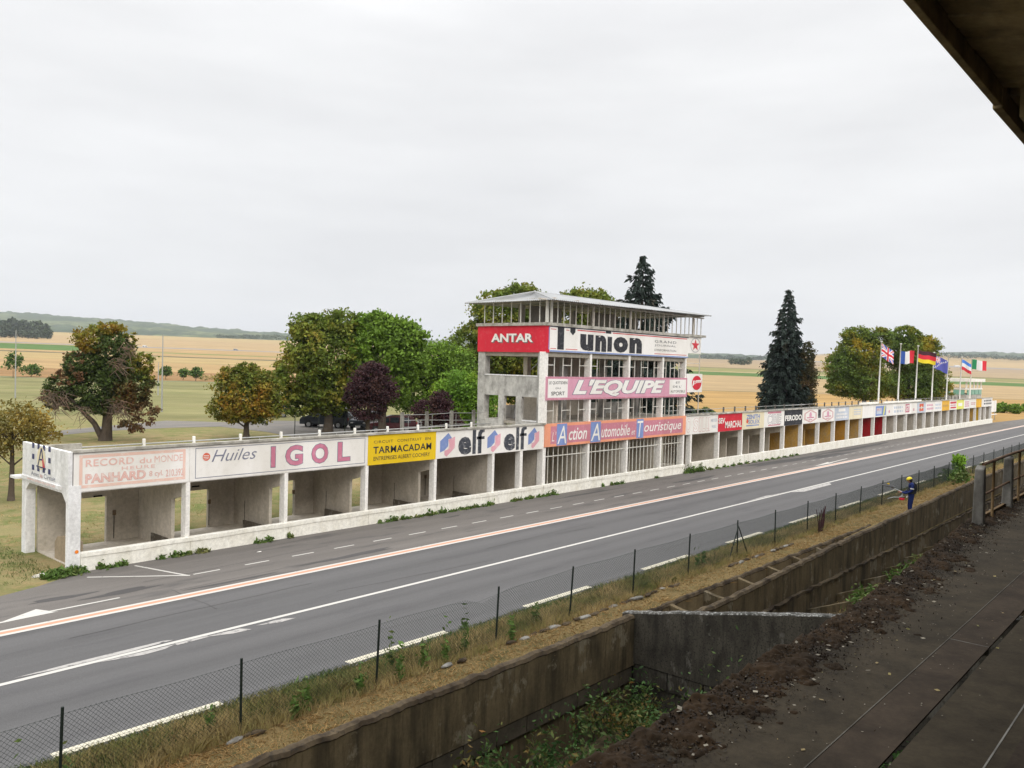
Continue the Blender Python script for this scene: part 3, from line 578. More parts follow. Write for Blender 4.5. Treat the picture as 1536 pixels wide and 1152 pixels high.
def elf_mark(a, b, root):
    c = (a+b)/2; w = b-a
    MB().poly([fr(a, 2.66, .014), fr(a, 3.16, .014), fr(a+w*.55, 3.50, .014), fr(a+w*.80, 3.26, .014), fr(a+w*.55, 3.22, .014), fr(a+w*.55, 2.92, .014), fr(a+w*.3, 2.74, .014)]).build("emblem_shape", BLUE, root)
    MB().poly([fr(a+w*.3, 2.54, .016), fr(a+w*.3, 2.72, .016), fr(a+w*.55, 2.78, .016), fr(a+w*.62, 2.98, .016), fr(a+w*.55, 3.20, .016), fr(a+w, 3.32, .016), fr(a+w, 2.82, .016), fr(a+w*.45, 2.46, .016)]).build("emblem_shape", paint("emblem_pink", (.74, .38, .45), wear=.5), root)
def elf_word(a, b, root):
    w = b-a
    letters("e", a, a+w*.49, 2.47, 3.28, FADED, root, fr, .045); rects([(a+w*.535, a+w*.665, 2.47, 3.56)], FADED, root, fr, .016, "lettering")
    rects([(a+w*.745, a+w*.885, 2.47, 3.32), (a+w*.69, a+w, 3.12, 3.25)], FADED, root, fr, .016, "lettering"); MB().poly([fr(a+w*.745, 3.3205, .018), fr(a+w*.885, 3.3205, .018), fr(a+w*.91, 3.42, .018), fr(a+w, 3.44, .018), fr(a+w, 3.56, .018), fr(a+w*.82, 3.55, .018), fr(a+w*.76, 3.46, .018)]).build("lettering", FADED, root)
elf_mark(24.70, 25.60, b4); elf_word(25.82, 27.52, b4); elf_mark(27.72, 28.62, b4); elf_word(28.86, 30.52, b4); elf_mark(30.66, 31.50, b4)

# ---- right-hand building
RPX = [46.95, 50.72, 54.22, 57.84, 61.44, 64.97, 68.51, 72.10, 75.65, 79.19, 82.61, 86.15, 89.63, 93.08, 96.74, 100.08, 103.5, 106.88, 110.32, 113.75, 117.11, 120.58, 124.22, 127.3, 130.1, 133.7]
pr_ = thing("pit_building", "very long row of white pit boxes right of the tower, receding towards the flagpoles", "pit building", (46.2, 25.9, 0), "pit buildings")
MB().box(46.1, 133.7, YF+0.02, YF+0.17, 2.40, ZP-.05).build("fascia", W_WALL, pr_); cap_strip(46.15, 133.75, pr_)
bay_posts(RPX[1:], pr_, .16); MB().box(46.75, 46.95, YF+.004, YF+.32, 0, 2.4).build("post", W_WALL, pr_)
for a, b in zip(RPX[:-1:2], RPX[2::2]+[133.85]): MB().box(a+.006-(.16 if a < 47 else 0), b-.006, YF-.14, YF+.12, -.05, .62).build("parapet_length", W_LOW, pr_, .015)
MB().box(46.1, 133.6, YF+.172, YB+.30, 2.64, 2.80).build("roof_slab", B_SOF, pr_)
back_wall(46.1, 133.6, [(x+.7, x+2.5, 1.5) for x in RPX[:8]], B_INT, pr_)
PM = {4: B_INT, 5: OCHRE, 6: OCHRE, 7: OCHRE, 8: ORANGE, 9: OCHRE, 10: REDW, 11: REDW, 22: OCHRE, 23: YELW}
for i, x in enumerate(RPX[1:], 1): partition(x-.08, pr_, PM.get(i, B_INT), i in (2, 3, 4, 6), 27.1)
for i in (5, 7, 10, 22): MB().box(RPX[i-1]+.4, RPX[i]-.5, YB-.02, YB-.003, .5, 2.6).build("painted_patch", OCHRE, pr_)
for x in (81.9, 126.0): MB().box(x, x+.5, 27.6, 27.75, .03, 2.62).build("painted_pier", YELW, pr_)
MB().box(46.1, 133.5, YF+.13, YB, -.04, .03).build("floor_slab", B_INT, pr_)
MB().box(46.12, 46.5, YF+.5, YF+.7, 0, 2.64).build("passage_wall", G_CONC, pr_)
for x in np.arange(58.4, 131, 1.9):
    MB().box(x-.05, x+.05, YB+.12, YB+.22, 2.80, 3.72).build("rail_post", paint("dark_rail_post", (.10, .09, .08)), pr_)
for z in (3.34, 3.62): MB().tube([(50, YB+.17, z), (131, YB+.17, z)], .018, 5).build("rail_pipe", STEEL, pr_)
for a, b, z in ((62, 66, 3.95), (79, 84, 3.86), (86, 99, 3.84)): MB().box(a, b, YF+.2, YF+.35, 3.69, z).build("flat_ledge", W_WALL, pr_) if a != 62 else MB().tube([(a, YF+.3, z), (b, YF+.3, z-.02)], .02, 5).build("rail_pipe", STEEL, pr_)
R_ = []
def rb(pa, pb, mat): o = board(fx(pa), fx(pb), 2.42, 3.598, mat, pr_); R_.append(o); return o
def L_(s, pa, pb, z0, z1, mat, o, off=.02, **k): return letters(s, fx(pa), fx(pb), z0, z1, mat, o, fr, off, **k)
o = rb(1025.5, 1076.6, SIGNW)
for s, a, b in (("O", 1029, 1036), ("S", 1040, 1047), ("I", 1048.5, 1051), ("L", 1053, 1057), ("L", 1058.5, 1062), ("I", 1062.5, 1064.5)): L_(s, a, b, 2.56, 3.44, SIGNW, o, .02, outline=.018, olmat=PINKD)
L_("MOTEUR", 1066.5, 1075.5, 3.12, 3.34, PALEB, o, .01); L_("HUILE", 1067.5, 1074, 2.72, 2.92, PALEB, o, .01)
o = rb(1076.7, 1112.6, RED); L_("SEV", 1077.3, 1087, 2.96, 3.34, SIGNW, o, .035); L_("MARCHAL", 1087.5, 1112, 2.62, 3.10, SIGNW, o, .03)
o = rb(1112.7, 1145.6, CREAM); L_("ZENITH", 1119, 1139, 3.12, 3.44, BLUE, o, .03); L_("SOLEX", 1122, 1139, 2.78, 3.06, BLUE, o, .02); rects([(fx(1119), fx(1138), 2.62, 2.70)], BLUE, o, fr); MB().disc(fr(fx(1120.5), 2.98, .014), (1, 0, 0), (0, 0, 1), .16).build("emblem_disc", ORNG, o)
o = rb(1145.7, 1175.8, SIGNW); L_("CIBIE", 1151, 1171, 2.64, 3.34, SIGNW, o, .0, outline=.03, olmat=GREYB); rects([(fx(1151), fx(1171), 3.42, 3.56), (fx(1152), fx(1170), 2.50, 2.58)], ROSE, o, fr)
o = rb(1175.9, 1202.8, INK); L_("FERODO", 1177, 1202, 2.76, 3.20, SIGNW, o, .04)
o = rb(1202.9, 1251.2, SIGNW)
for a, b in ((1206, 1224), (1233, 1249)):
    x0, x1 = fx(a), fx(b); c = (x0+x1)/2; w = (x1-x0)/2
    for r_, s in ((1.0, .055), (.86, .03)):
        pts = [(c-w*r_, 3.0+.25*r_), (c, 3.0+.53*r_), (c+w*r_, 3.0+.25*r_), (c+w*r_, 3.0-.25*r_), (c, 3.0-.53*r_), (c-w*r_, 3.0-.25*r_)]; m = MB()
        for i in range(6):
            p, q = pts[i], pts[(i+1) % 6]; g = lambda t: (c+(t[0]-c)*(1-s/.6), 3+(t[1]-3)*(1-s/.6)); m.quad(fr(*p, .014), fr(*q, .014), fr(*g(q), .014), fr(*g(p), .014))
        m.build("hexagon_emblem", MAUVE if r_ < 1 else PINKD, o)
    MB().disc(fr(c, 3.08, .015), (1, 0, 0), (0, 0, 1), .26).build("emblem_disc", MAUVB, o); rects([(c-w*.6, c+w*.6, 2.84, 2.92), (c-w*.3, c+w*.3, 2.68, 2.74)], MAUVE, o, fr)
rects([(fx(1226.2), fx(1230.6), 2.96, 3.52)], INK, o, fr, name="black_rectangle"); rects([(fx(1226.2), fx(1230.6), 2.80, 2.95)], FADED, o, fr)
o = rb(1251.3, 1272.8, PALEB); scribble(fx(1254), fx(1270), 2.55, 3.1, 2, SIGNW, o, fr); rects([(fx(1257), fx(1267), 3.2, 3.45)], SIGNW, o, fr)
o = rb(1272.9, 1292.6, CREAM); scribble(fx(1280), fx(1291), 2.75, 3.4, 3, PALEB, o, fr)
o = rb(1292.7, 1311.5, SIGNW); o = rb(1311.6, 1328.4, SIGNW)
rects([(fx(1312.5), fx(1328), 2.52, 3.46)], BLUE, o, fr, .012, "blue_panel"); rects([(fx(1313.8), fx(1321.5), 2.68, 3.28)], PALEB, o, fr, .016); L_("SPORT", 1314.2, 1321, 2.98, 3.22, PINKD, o, .02, d=.02)
MB().poly([fr(fx(1323.5), 2.56, .018), fr(fx(1325.2), 2.56, .018), fr(fx(1327), 3.42, .018), fr(fx(1325), 3.42, .018)]).build("yellow_flash", LIME, o)
o = rb(1328.5, 1374.4, SIGNW); scribble(fx(1340), fx(1353), 2.6, 3.4, 2, PALEB, o, fr, 3); rects([(fx(1357), fx(1363), 2.6, 3.5)], ROSE, o, fr, .012, "rose_panel"); L_("GT", 1357.6, 1362.6, 2.75, 3.35, SIGNW, o, .02, d=.02)
for a in (1332.8, 1369.5): MB().disc(fr(fx(a), 2.85, .014), (1, 0, 0), (0, 0, 1), .17).build("small_emblem", MAUVE, o)
o = rb(1374.5, 1387.4, PALEB); rects([(fx(1378), fx(1384), 3.05, 3.42), (fx(1378), fx(1384), 2.62, 2.92)], ORNG, o, fr, name="emblem_shape"); MB().disc(fr(fx(1381), 3.0, .016), (1, 0, 0), (0, 0, 1), .22).build("emblem_disc", CREAM, o)
o = rb(1387.5, 1399.8, SIGNW); scribble(fx(1389), fx(1398.5), 2.6, 3.4, 2, MAUVB, o, fr, 4)
o = rb(1399.9, 1411.6, SIGNW); scribble(fx(1401.5), fx(1410), 2.6, 3.4, 2, PALEB, o, fr, 4)
o = rb(1411.7, 1422.9, paint("amber_board", (.76, .42, .03), wear=.3)); scribble(fx(1413), fx(1421.5), 2.8, 3.2, 1, OCHRE, o, fr, 4)
o = rb(1423, 1433.6, SIGNW); rects([(fx(1424), fx(1433), 3.18, 3.42), (fx(1424.4), fx(1432.8), 2.6, 2.78)], RED2, o, fr); scribble(fx(1424.5), fx(1432.5), 2.86, 3.1, 1, MAUVE, o, fr, 4)
o = rb(1433.7, 1444.4, LIME); rects([(fx(1436), fx(1442), 2.8, 3.2)], SIGNW, o, fr)
o = rb(1444.5, 1453.4, SIGNW); scribble(fx(1446), fx(1452), 2.6, 3.4, 3, MAUVE, o, fr, 3)
o = rb(1453.5, 1462.6, SIGNW); scribble(fx(1455), fx(1461.5), 2.8, 3.2, 2, ROSE, o, fr, 4)
o = rb(1462.7, 1470.9, paint("amber_board", (.76, .42, .03)))
o = rb(1471, 1486.8, SIGNW); scribble(fx(1474.5), fx(1485.5), 2.65, 3.45, 2, FADED, o, fr, 5)

# ================================================================== TOWER
tw = thing("timing_tower", "four-storey white concrete timing tower with red side board and corrugated hip roof", "tower", (32, 25.9, 0))
XL, XR = 31.9, 46.0; TP = [32.07, 35.82, 39.56, 43.25, 45.96]
for i, x in enumerate(TP):
    w = .17 if i else .24
    MB().box(x-w, x, YF-.002, YF+.38, 0, 7.28).build("front_post", W_WALL, tw, .008)
for x in TP[1:]+[39.9]: MB().box(x-.3, x, 30.2, 30.5, 0, 8.6).build("rear_post", B_INT, tw)
for x in (35.9, 39.7, 43.2): MB().box(x-.28, x, 27.6, 27.95, 2.6, 8.6).build("inner_post", G_CONC, tw)
for z in (3.60, 4.83+.05, 7.28): MB().box(XL+.06, XR-.06, YF+.06, 30.6, z-.24 if z != 3.60 else 3.5, z if z != 3.60 else 3.64).build("floor_slab", B_SOF, tw) if z != 4.88 else None
MB().box(XL+.02, XR+.02, YF+.04, 30.62, 8.56, 8.74).build("floor_slab", G_CONC, tw)
def tboard(z0, z1, mat, x0=XL, x1=XR): return MB().box(x0, x1, YF-.06, YF+.1, z0, z1).build("painted_board", mat, tw)
tf = front(YF-.052)
parapet(XL, XR, tw, [35.74, 39.48, 43.17])
# ground-floor grilles
m = None
for a, b in zip(TP[:-1], [t-.17 for t in TP[1:]]):
    m = MB(); n = int((b-a)/.40)
    for k in range(1, n+1): x = a+(b-a)*k/(n+1)+random.uniform(-.03, .03); m.box(x-.016, x+.016, YF+.15, YF+.19, .56, 2.46)
    m.box(a+.002, b-.002, YF+.13, YF+.149, 1.93, 1.98); m.build("window_grille", BARW, tw)
    for z0, z1, zm in ((3.62, 4.83, 4.28), (6.03, 7.28, 6.62)):
        m = MB(); n = 4
        for k in range(1, n+1): x = a+(b-a)*k/(n+1); m.box(x-.018, x+.018, YF+.15, YF+.19, z0, z1)
        for k in (0, 2, 4): x0 = a+(b-a)*k/(n+1); x1 = a+(b-a)*(k+1)/(n+1); m.box(x0+.02, x1-.02, YF+.155, YF+.185, zm-.02, zm+.02)
        m.build("window_frame", BARW, tw)
# walls at the back and inside
back = MB().box(XL+.4, XR-.05, 29.35, 29.5, 0, 2.46); back.build("back_wall", B_INT, tw)
MB().box(36.4, 41.2, 29.9, 30.05, 3.64, 8.55).build("back_wall", B_INT, tw); MB().box(33.2, XR-.1, 30.0, 30.12, 3.64, 4.35).build("rear_parapet", G_CONC, tw)
MB().box(33.3, XR-.1, 30.13, 30.25, 4.83, 5.98).build("rear_parapet", G_CONC, tw)
for x in TP[:-1]: MB().box(x-.17, x-.05, YF+.4, 29.3, 0, 2.46).build("inner_wall", B_INT, tw)
for x0, z0 in ((36.2, 3.7), (36.2, 6.1)): MB().tube([(x0, 30.8, z0), (x0+2.6, 30.8, z0+1.6)], .025, 5).build("stair_rail", STEEL, tw)
# left face
X_ = 31.92
m = MB()
m.box(X_, X_+.4, 30.13, 30.64, 2.8, 7.24); m.build("corner_post", G_CONC, tw, .01)
MB().box(X_, X_+.22, YF+.38, 26.46, 3.3, 7.24).build("corner_post", G_CONC, tw, .01)
MB().box(X_+.02, X_+.2, 26.46, 30.13, 4.95, 6.0).build("spandrel", G_CONC, tw); MB().box(X_-.01, X_+.21, 26.46, 30.13, 6.002, 6.06).build("sill", W_END, tw)
for a, b in ((29.11-.41, 29.11), (27.49, 27.88)): MB().box(X_+.01, X_+.2, a, b, 2.8, 4.948).build("pier", G_CONC, tw)
MB().box(X_+.015, X_+.2, 29.11, 30.13, 2.8, 3.68).build("spandrel", G_CONC, tw); MB().box(X_+.015, X_+.2, 26.46, 27.49, 2.8, 3.68).build("spandrel", G_CONC, tw)
MB().box(X_+.06, X_+.09, 26.46, 27.49, 3.70, 3.76).build("sill", W_END, tw)
MB().box(X_+1.3, X_+1.42, 26.2, 28.62, 2.8, 4.9).build("inner_wall", B_INT, tw)
MB().tube([(33.0, 29.0, 3.2), (36.0, 31.2, 5.6)], .03, 5).build("stair_rail", STEEL, tw)
ant = MB().box(X_-.06, X_+.14, YF-.062, 30.66, 7.242, 8.60).build("painted_board", RED, tw)
la = left_face(X_-.06)
letters("ANTAR", -29.66, -27.06+.30, 7.76, 8.20, SIGNW, ant, la, .035); 
letters("ANTAR", -29.66+.06, -27.06+.36, 7.71, 8.15, paint("grey_shadow_lettering", (.16, .15, .15), wear=.2), ant, la, .035, d=.008)
# front boards
un = tboard(7.29, 8.60, SIGNW, XL+.15, XR)
rects([(XL+.17, XR, 7.30, 7.37)], BLUE, un, tf); rects([(XL+.17, 36.9, 8.55, 8.59), (37.5, XR, 8.55, 8.59)], NAVY, un, tf)
rects([(31.98, 32.04, 7.40, 8.54)], BLUE, un, tf)
rects([(32.14, 32.58, 8.42, 8.455), (32.14, 32.58, 7.44, 7.475), (33.4, 33.66, 8.42, 8.455), (34.36, 36.9, 8.45, 8.50), (37.6, 45.8, 8.45, 8.50), (33.4, 34.4, 7.44, 7.475), (42.0, 45.8, 7.44, 7.475)], RED2, un, tf)
rects([(32.69, 33.23, 7.42, 8.58)], INK, un, tf, .014, "lettering"); MB().poly([tf(33.74, 8.56, .014), tf(34.18, 8.56, .014), tf(34.18, 8.36, .014), tf(33.97, 8.19, .014), tf(33.74, 8.36, .014)]).build("lettering", INK, un)
MB().quad(tf(36.93, 8.43, .016), tf(37.45, 8.43, .016), tf(37.45, 8.59, .016), tf(36.93, 8.59, .016)).build("lettering", INK, un)
for s, a, b in (("u", 34.62, 35.80), ("n", 35.98, 37.0), ("i", 37.05, 37.45), ("o", 37.60, 39.05), ("n", 39.20, 40.5)):
    if s == "i": rects([(37.12, 37.55, 7.44, 8.26)], INK, un, tf, .016, "lettering")
    else: letters(s, a+(.1 if a > 37.5 else 0), b+(.1 if a > 37.5 else 0), 7.42, 8.30, INK, un, tf, .07, d=.018)
letters("GRAND", 42.0, 44.5, 8.12, 8.27, FADED, un, tf, -.005, sp=1.2); letters("JOURNAL", 42.0, 44.5, 7.88, 8.02, FADED, un, tf, -.005, sp=1.15); letters("D'INFORMATION", 42.0, 44.5, 7.62, 7.75, FADED, un, tf, -.008)
eq = tboard(4.84, 6.03, MAUVB); frame(XL+.04, XR-.04, 4.87, 6.0, .05, ROSE, eq, tf)
MB().quad(tf(32.02, 4.96, .012), tf(33.66, 4.96, .012), tf(33.66, 5.92, .012), tf(32.02, 5.92, .012)).build("white_panel", SIGNW, eq); MB().quad(tf(43.85, 5.02, .012), tf(45.85, 5.02, .012), tf(45.85, 5.92, .012), tf(43.85, 5.92, .012)).build("white_panel", SIGNW, eq)
letters("LE QUOTIDIEN", 32.1, 33.6, 5.62, 5.80, INK, eq, tf, .004, d=.018); letters("DU", 32.65, 33.05, 5.40, 5.48, INK, eq, tf, .0, d=.018); letters("SPORT", 32.3, 33.4, 5.08, 5.27, INK, eq, tf, .01, d=.018)
letters("ET", 44.6, 45.1, 5.68, 5.80, INK, eq, tf, 0, d=.018); letters("DE L'", 44.25, 45.3, 5.43, 5.55, INK, eq, tf, 0, d=.018); letters("AUTOMOBILE", 44.0, 45.75, 5.12, 5.27, INK, eq, tf, -.004, d=.018)
letters("L'EQUIPE", 34.1, 43.3, 4.98, 5.90, SIGNW, eq, tf, .045, .30, d=.020, outline=.022, olmat=GREYB)
ac = tboard(2.47, 3.64, SALM); MB().quad(tf(32.35, 2.60, .010), tf(45.6, 2.60, .010), tf(45.6, 3.50, .010), tf(32.35, 3.50, .010)).build("rose_panel", ROSE, ac)
for a, b in ((33.05, 33.55+.0), ): pass
for a, b in ((32.85, 33.60+.1), (35.78, 36.72), (40.3, 41.05)): MB().quad(tf(a, 2.50, .013), tf(b, 2.50, .013), tf(b, 3.61, .013), tf(a, 3.61, .013)).build("blue_panel", BLUE, ac)
letters("L'", 32.45, 32.80, 2.74, 3.22, SIGNW, ac, tf, -.01, .25, d=.018)
for s, a, b in (("A", 32.90, 33.65), ("A", 35.82, 36.66), ("T", 40.38, 41.0)): letters(s, a, b, 2.58, 3.50, SIGNW, ac, tf, .0, .18, d=.020)
letters("ction", 33.85, 35.45, 2.72, 3.36, SIGNW, ac, tf, .012, .25, d=.018); letters("utomobile", 36.78, 39.6, 2.72, 3.36, SIGNW, ac, tf, .008, .25, d=.018); letters("et", 39.78, 40.16, 2.74, 3.0, SIGNW, ac, tf, 0, .25, d=.018)
letters("ouristique", 41.12, 45.4, 2.66, 3.36, SIGNW, ac, tf, .006, .25, d=.018)
# ledge, balcony and side boards on the right
MB().box(XL-.1, XR+.02, YF-.14, YF+.16, 8.602, 8.76).build("ledge", CAP, tw); MB().box(XL-.12, XL+.1, YF+.161, 30.75, 8.602, 8.76).build("ledge", CAP, tw)
MB().box(XR+.021, 48.2, YF-.1, 29.6, 8.66, 8.80).build("balcony_slab", CAP, tw)
st = MB().box(XR+.02, 47.75, YF, YF+.08, 7.60, 8.65).build("painted_board", SIGNW, tw); rd = MB().box(XR+.02, 48.05, YF, YF+.08, 5.12, 6.30).build("painted_board", SIGNW, tw)
c = (47.0, 8.13); m = MB()
for i in range(24):
    t0, t1 = 2*math.pi*i/24, 2*math.pi*(i+1)/24; f2 = lambda t, r: fr(c[0]+math.cos(t)*r*1.35, c[1]+math.sin(t)*r, .012)
    m.quad(f2(t0, .43), f2(t1, .43), f2(t1, .46), f2(t0, .46))
m.build("ring", GREYB, st)
m = MB().poly([fr(c[0]+math.sin(k*math.pi/5)*(.40 if k % 2 == 0 else .16)*1.35, c[1]+math.cos(k*math.pi/5)*(.40 if k % 2 == 0 else .16), .014) for k in range(10)]); m.build("star", RED2, st)
MB().poly([fr(47.32+math.cos(t)*.62, 5.72+math.sin(t)*.46, .012) for t in np.linspace(0, 2*math.pi, 24, endpoint=False)]).build("red_oval", RED, rd)
MB().poly([fr(46.75, 5.5, .016), fr(46.85, 5.86, .016), fr(47.9, 5.92, .016), fr(47.85, 5.74, .016), fr(47.2, 5.70, .016)]).build("white_flash", SIGNW, rd); letters("B", 46.95, 47.2, 5.60, 5.9, RED, rd, fr, 0, .2, d=.02); letters("osch", 47.22, 47.7, 5.72, 5.86, RED, rd, fr, -.01, .2, d=.02)
for x, y in ((47.7, 25.95), (46.6, 29.5), (47.9, 29.4)): MB().tube([(x, y, 3.6 if x < 47.8 else 2.8), (x, y, 8.66)], .035, 6).build("balcony_pole", BARR, tw)
MB().box(46.05, 47.7, YF+.02, YF+.05, 6.95, 6.99).build("balcony_bar", BARR, tw)
# top storey: mullions and roof
for x in np.arange(32.25, 47.9, .515):
    thick = abs((x-32.25) % 3.6) < .3; w = .05 if thick else .02
    MB().box(x-w, x+w, YF+.02-w, YF+.02+w, 8.761 if x < 45.98 else 8.801, 9.86).build("mullion", BARR if x > 34 else BARW, tw)
for y in np.arange(26.45, 30.7, .64): MB().box(XL+.05, XL+.09, y-.02, y+.02, 8.761, 9.86).build("mullion", BARW, tw)
MB().box(XL, XL+.12, YF+.0, YF+.12, 8.762, 9.86).build("corner_mullion", BARW, tw)
for x in (33.9, 38.5, 42.4, 45.2): MB().box(x-.14, x+.14, 29.2, 29.45, 8.76, 9.86).build("inner_post", B_INT, tw)
for a, b in ((34.6, 37.4), (40.3, 43.0)): MB().box(a, b, 29.3, 29.42, 8.76, 9.9).build("inner_wall", B_INT, tw)
for y in np.arange(26.6, 30.6, 1.0): MB().box(48.05, 48.1, y-.02, y+.02, 8.8, 9.9).build("mullion", BARR, tw)
# corrugated hip roof
ex0, ex1, ey0, ey1 = 31.55, 47.8, 25.25, 31.4; rx0, rx1, ry, rz = 33.7, 45.3, 28.3, 10.52
def eave(x): return 9.84+(x-30.7)*.012
def facet(c0, c1, r0, r1, n):
    m = MB()
    for i in range(n+1):
        t = i/n; w = .022 if i % 2 else -.022
        a = Vector(c0).lerp(Vector(c1), t); b = Vector(r0).lerp(Vector(r1), t); m.v += [(a.x, a.y, a.z+w), (b.x, b.y, b.z+w)]
    m.f = [(2*i, 2*i+2, 2*i+3, 2*i+1) for i in range(n)]; return m.build("roof_sheet", SHEET, tw)
A_, B_, C_, D_ = (ex0, ey0, eave(ex0)), (ex1, ey0, eave(ex1)), (ex1, ey1, eave(ex1)), (ex0, ey1, eave(ex0)); R0, R1 = (rx0, ry, rz), (rx1, ry, rz)
facet(A_, B_, R0, R1, 200); facet(C_, D_, R1, R0, 200); facet(D_, A_, R0, R0, 90); facet(B_, C_, R1, R1, 90)
m = MB(); m.tube([R0, R1], .06, 6); m.build("ridge_cap", SHEET, tw)
for p, q in ((A_, R0), (D_, R0), (B_, R1), (C_, R1)): MB().tube([p, (q[0], q[1], q[2]+.01)], .045, 5).build("hip_cap", SHEET, tw)
m = MB().box(31.2, 47.9, YF-.1, YF+.04, 9.861, 9.93); m.box(31.95, 32.1, YF+.05, 30.7, 9.861, 9.93); m.build("eave_beam", BARR, tw)
for x in np.arange(32, 48, 1.9): MB().box(x-.03, x+.03, 25.45, 31.0, 9.935, 10.0).build("rafter", BARR, tw)
# stair enclosure posts and cables beside the tower
se = thing("roof_railing", "four grey concrete posts strung with steel cables beside the tower's left foot", "railing", (28, 30, 2.8))
for x in (26.08, 27.69, 29.4, 31.03): MB().box(x-.07, x+.07, 29.95, 30.09, 2.8, 4.14).build("post", POSTC, se)
for z0, z1 in ((4.02, 3.98), (3.75, 3.60), (3.42, 3.40)): MB().tube([(26.08, 30.02, z0), (27.7, 30.02, z0-.03), (29.4, 30.02, z1+.05), (31.03, 30.02, z1), (31.9, 30.02, z1)], .014, 5).build("cable", STEEL, se)
for x in (26.9, 28.5, 30.2): MB().tube([(x, 30.5, 2.8), (x, 30.5, 3.9)], .012, 5).build("stay", STEEL, se)

# ================================================================== HUT, SIGNS, POLES, FLAGS
hut = thing("scoring_hut", "small white raised hut with green panels and flat roof beyond the far pit end", "hut", (147, 34, 0))
MB().box(142, 152, 31, 37, 0, 3.7).build("base", G_CONC, hut); MB().box(141.6, 152.4, 30.6, 37.4, 5.75, 6.25).build("roof", W_WALL, hut)
MB().box(141.9, 152.1, 30.9, 37.1, 4.52, 4.68).build("sill", W_WALL, hut)
for i in range(4): MB().box(142.3+2.45*i, 144.4+2.45*i, 30.95, 31.05, 3.72, 4.5).build("panel", GLASSG, hut)
for i in range(3): MB().box(141.95, 142.05, 31.3+2*i, 32.9+2*i, 3.72, 4.5).build("panel", GLASSG, hut)
for x in (142.1, 144.6, 147, 149.4, 151.9): MB().box(x-.1, x+.1, 31.0, 31.2, 4.68, 5.75).build("post", W_WALL, hut); MB().box(x-.1, x+.1, 36.8, 37.0, 3.7, 5.75).build("post", BARR, hut)
MB().box(142, 152, 31.1, 36.9, 3.7, 3.8).build("floor", G_CONC, hut)
isg = thing("information_board", "blank white information board on two thin legs just beyond the far pit wall", "sign board", (140.6, 27.2, 0))
MB().box(138.2, 143.6, 27.2, 27.28, 1.3, 3.0).build("panel", SIGNW, isg); [MB().box(x-.05, x+.05, 27.28, 27.36, 0, 3.0).build("leg", STEEL, isg) for x in (138.6, 143.2)]; MB().box(138.4, 142.6, 26.9, 27.1, .9, 1.0).build("shelf", WHITE, isg)

FC = {k: paint("flag_"+k, c, .8, 0) for k, c in dict(blue=(.04, .10, .38), white=(.75, .75, .76), red=(.62, .03, .05), black=(.06, .02, .03), gold=(.75, .60, .03), green=(.02, .24, .10), navy=(.10, .11, .42), sky=(.07, .22, .68)).items()}
def uk(s, t):
    x, y = (s-.5)*2, (t-.5); a = abs(x); b = abs(y)
    if a < .10 or b < .09: return 'red'
    if a < .18 or b < .16: return 'white'
    d1 = abs(y-x*.5); d2 = abs(y+x*.5); d = min(d1, d2)
    return 'red' if d < .045 else ('white' if d < .13 else 'navy')
FL = [("Union Jack", "blue flag with red and white crosses", uk), ("tricolour", "blue, white and red vertical tricolour flag", lambda s, t: ('blue', 'white', 'red')[min(2, int(s*3))]),
      ("tricolour", "black, red and yellow striped flag", lambda s, t: ('gold', 'red', 'black')[min(2, int(t*3))]),
      ("", "purple blue flag with a red and white corner", lambda s, t: (uk(s*2, (t-.5)*2) if s < .5 and t > .5 else ('white' if (int(s*17)*7+int(t*9)*5) % 19 == 0 else 'navy'))), None,
      ("", "sky blue, white and red striped flag drooping", lambda s, t: ('red', 'white', 'sky')[min(2, int(t*3))]),
      ("", "green, white and red vertical tricolour flag", lambda s, t: ('green', 'white', 'red')[min(2, int(s*3))])]
PX = [1316, 1345.3, 1371.5, 1395.8, 1417.7, 1437.6, 1452.9]; DR = [.62, -.10, .14, .42, 0, .55, .12]; WL = [.5, .55, .75, .6, 0, .5, .78]; YO = [0.0, .75, 0.35, .1, 0, .1, -.1]
side = ["nearest to the tower", "second from the tower", "third from the tower", "fourth from the tower", "fifth from the tower, with no flag", "sixth from the tower", "last and farthest from the tower"]
pole0 = None
for i, px in enumerate(PX):
    x = fx(px, 30.2); ty = 10.25 if i < 3 else 10.0-.12*i
    t = thing("flagpole", f"tall white flagpole behind the right pits, {side[i]}", "flagpole", (x, 30.2, 0), "white flagpoles behind the right pit building")
    MB().tube([(x, 30.2, 0), (x+.02, 30.2, 5), (x+.2, 30.15, ty)], [.11, .09, .06], 10).build("pole", WHITE, t, smooth=True); MB().tube([(x+.2, 30.15, ty), (x+.2, 30.15, ty+.1)], .13, 8).build("finial", WHITE, t)
    if not FL[i]: continue
    W, H_ = 2.25*WL[i]/.75, 1.5 if i != 3 else 1.75; nx2, ny2 = 34, 22; V = []; z1 = ty-.15-YO[i]
    for b in range(ny2+1):
        for a in range(nx2+1):
            s, q = a/nx2, b/ny2; wv = math.sin(s*7.5+q*1.2+i)*.16*s
            V.append((x+.24+(RGT[0])*W*s+FWD[0]*wv, 30.15+RGT[1]*W*s+FWD[1]*wv, z1-H_*(1-q)-DR[i]*W*s*1.0+.05*math.sin(s*9+i)))
    me = bpy.data.meshes.new("flag"); fs = [(b*(nx2+1)+a, b*(nx2+1)+a+1, (b+1)*(nx2+1)+a+1, (b+1)*(nx2+1)+a) for b in range(ny2) for a in range(nx2)]
    me.from_pydata(V, [], fs); ks = list(FC)
    for k in ks: me.materials.append(FC[k])
    me.polygons.foreach_set("material_index", [ks.index(FL[i][2]((a+.5)/nx2, (b+.5)/ny2)) for b in range(ny2) for a in range(nx2)])
    me.polygons.foreach_set("use_smooth", [True]*len(fs))
    tag(link("flag", me), FL[i][1]+" flying from a white pole", "flag", "national flags over the right pit building")
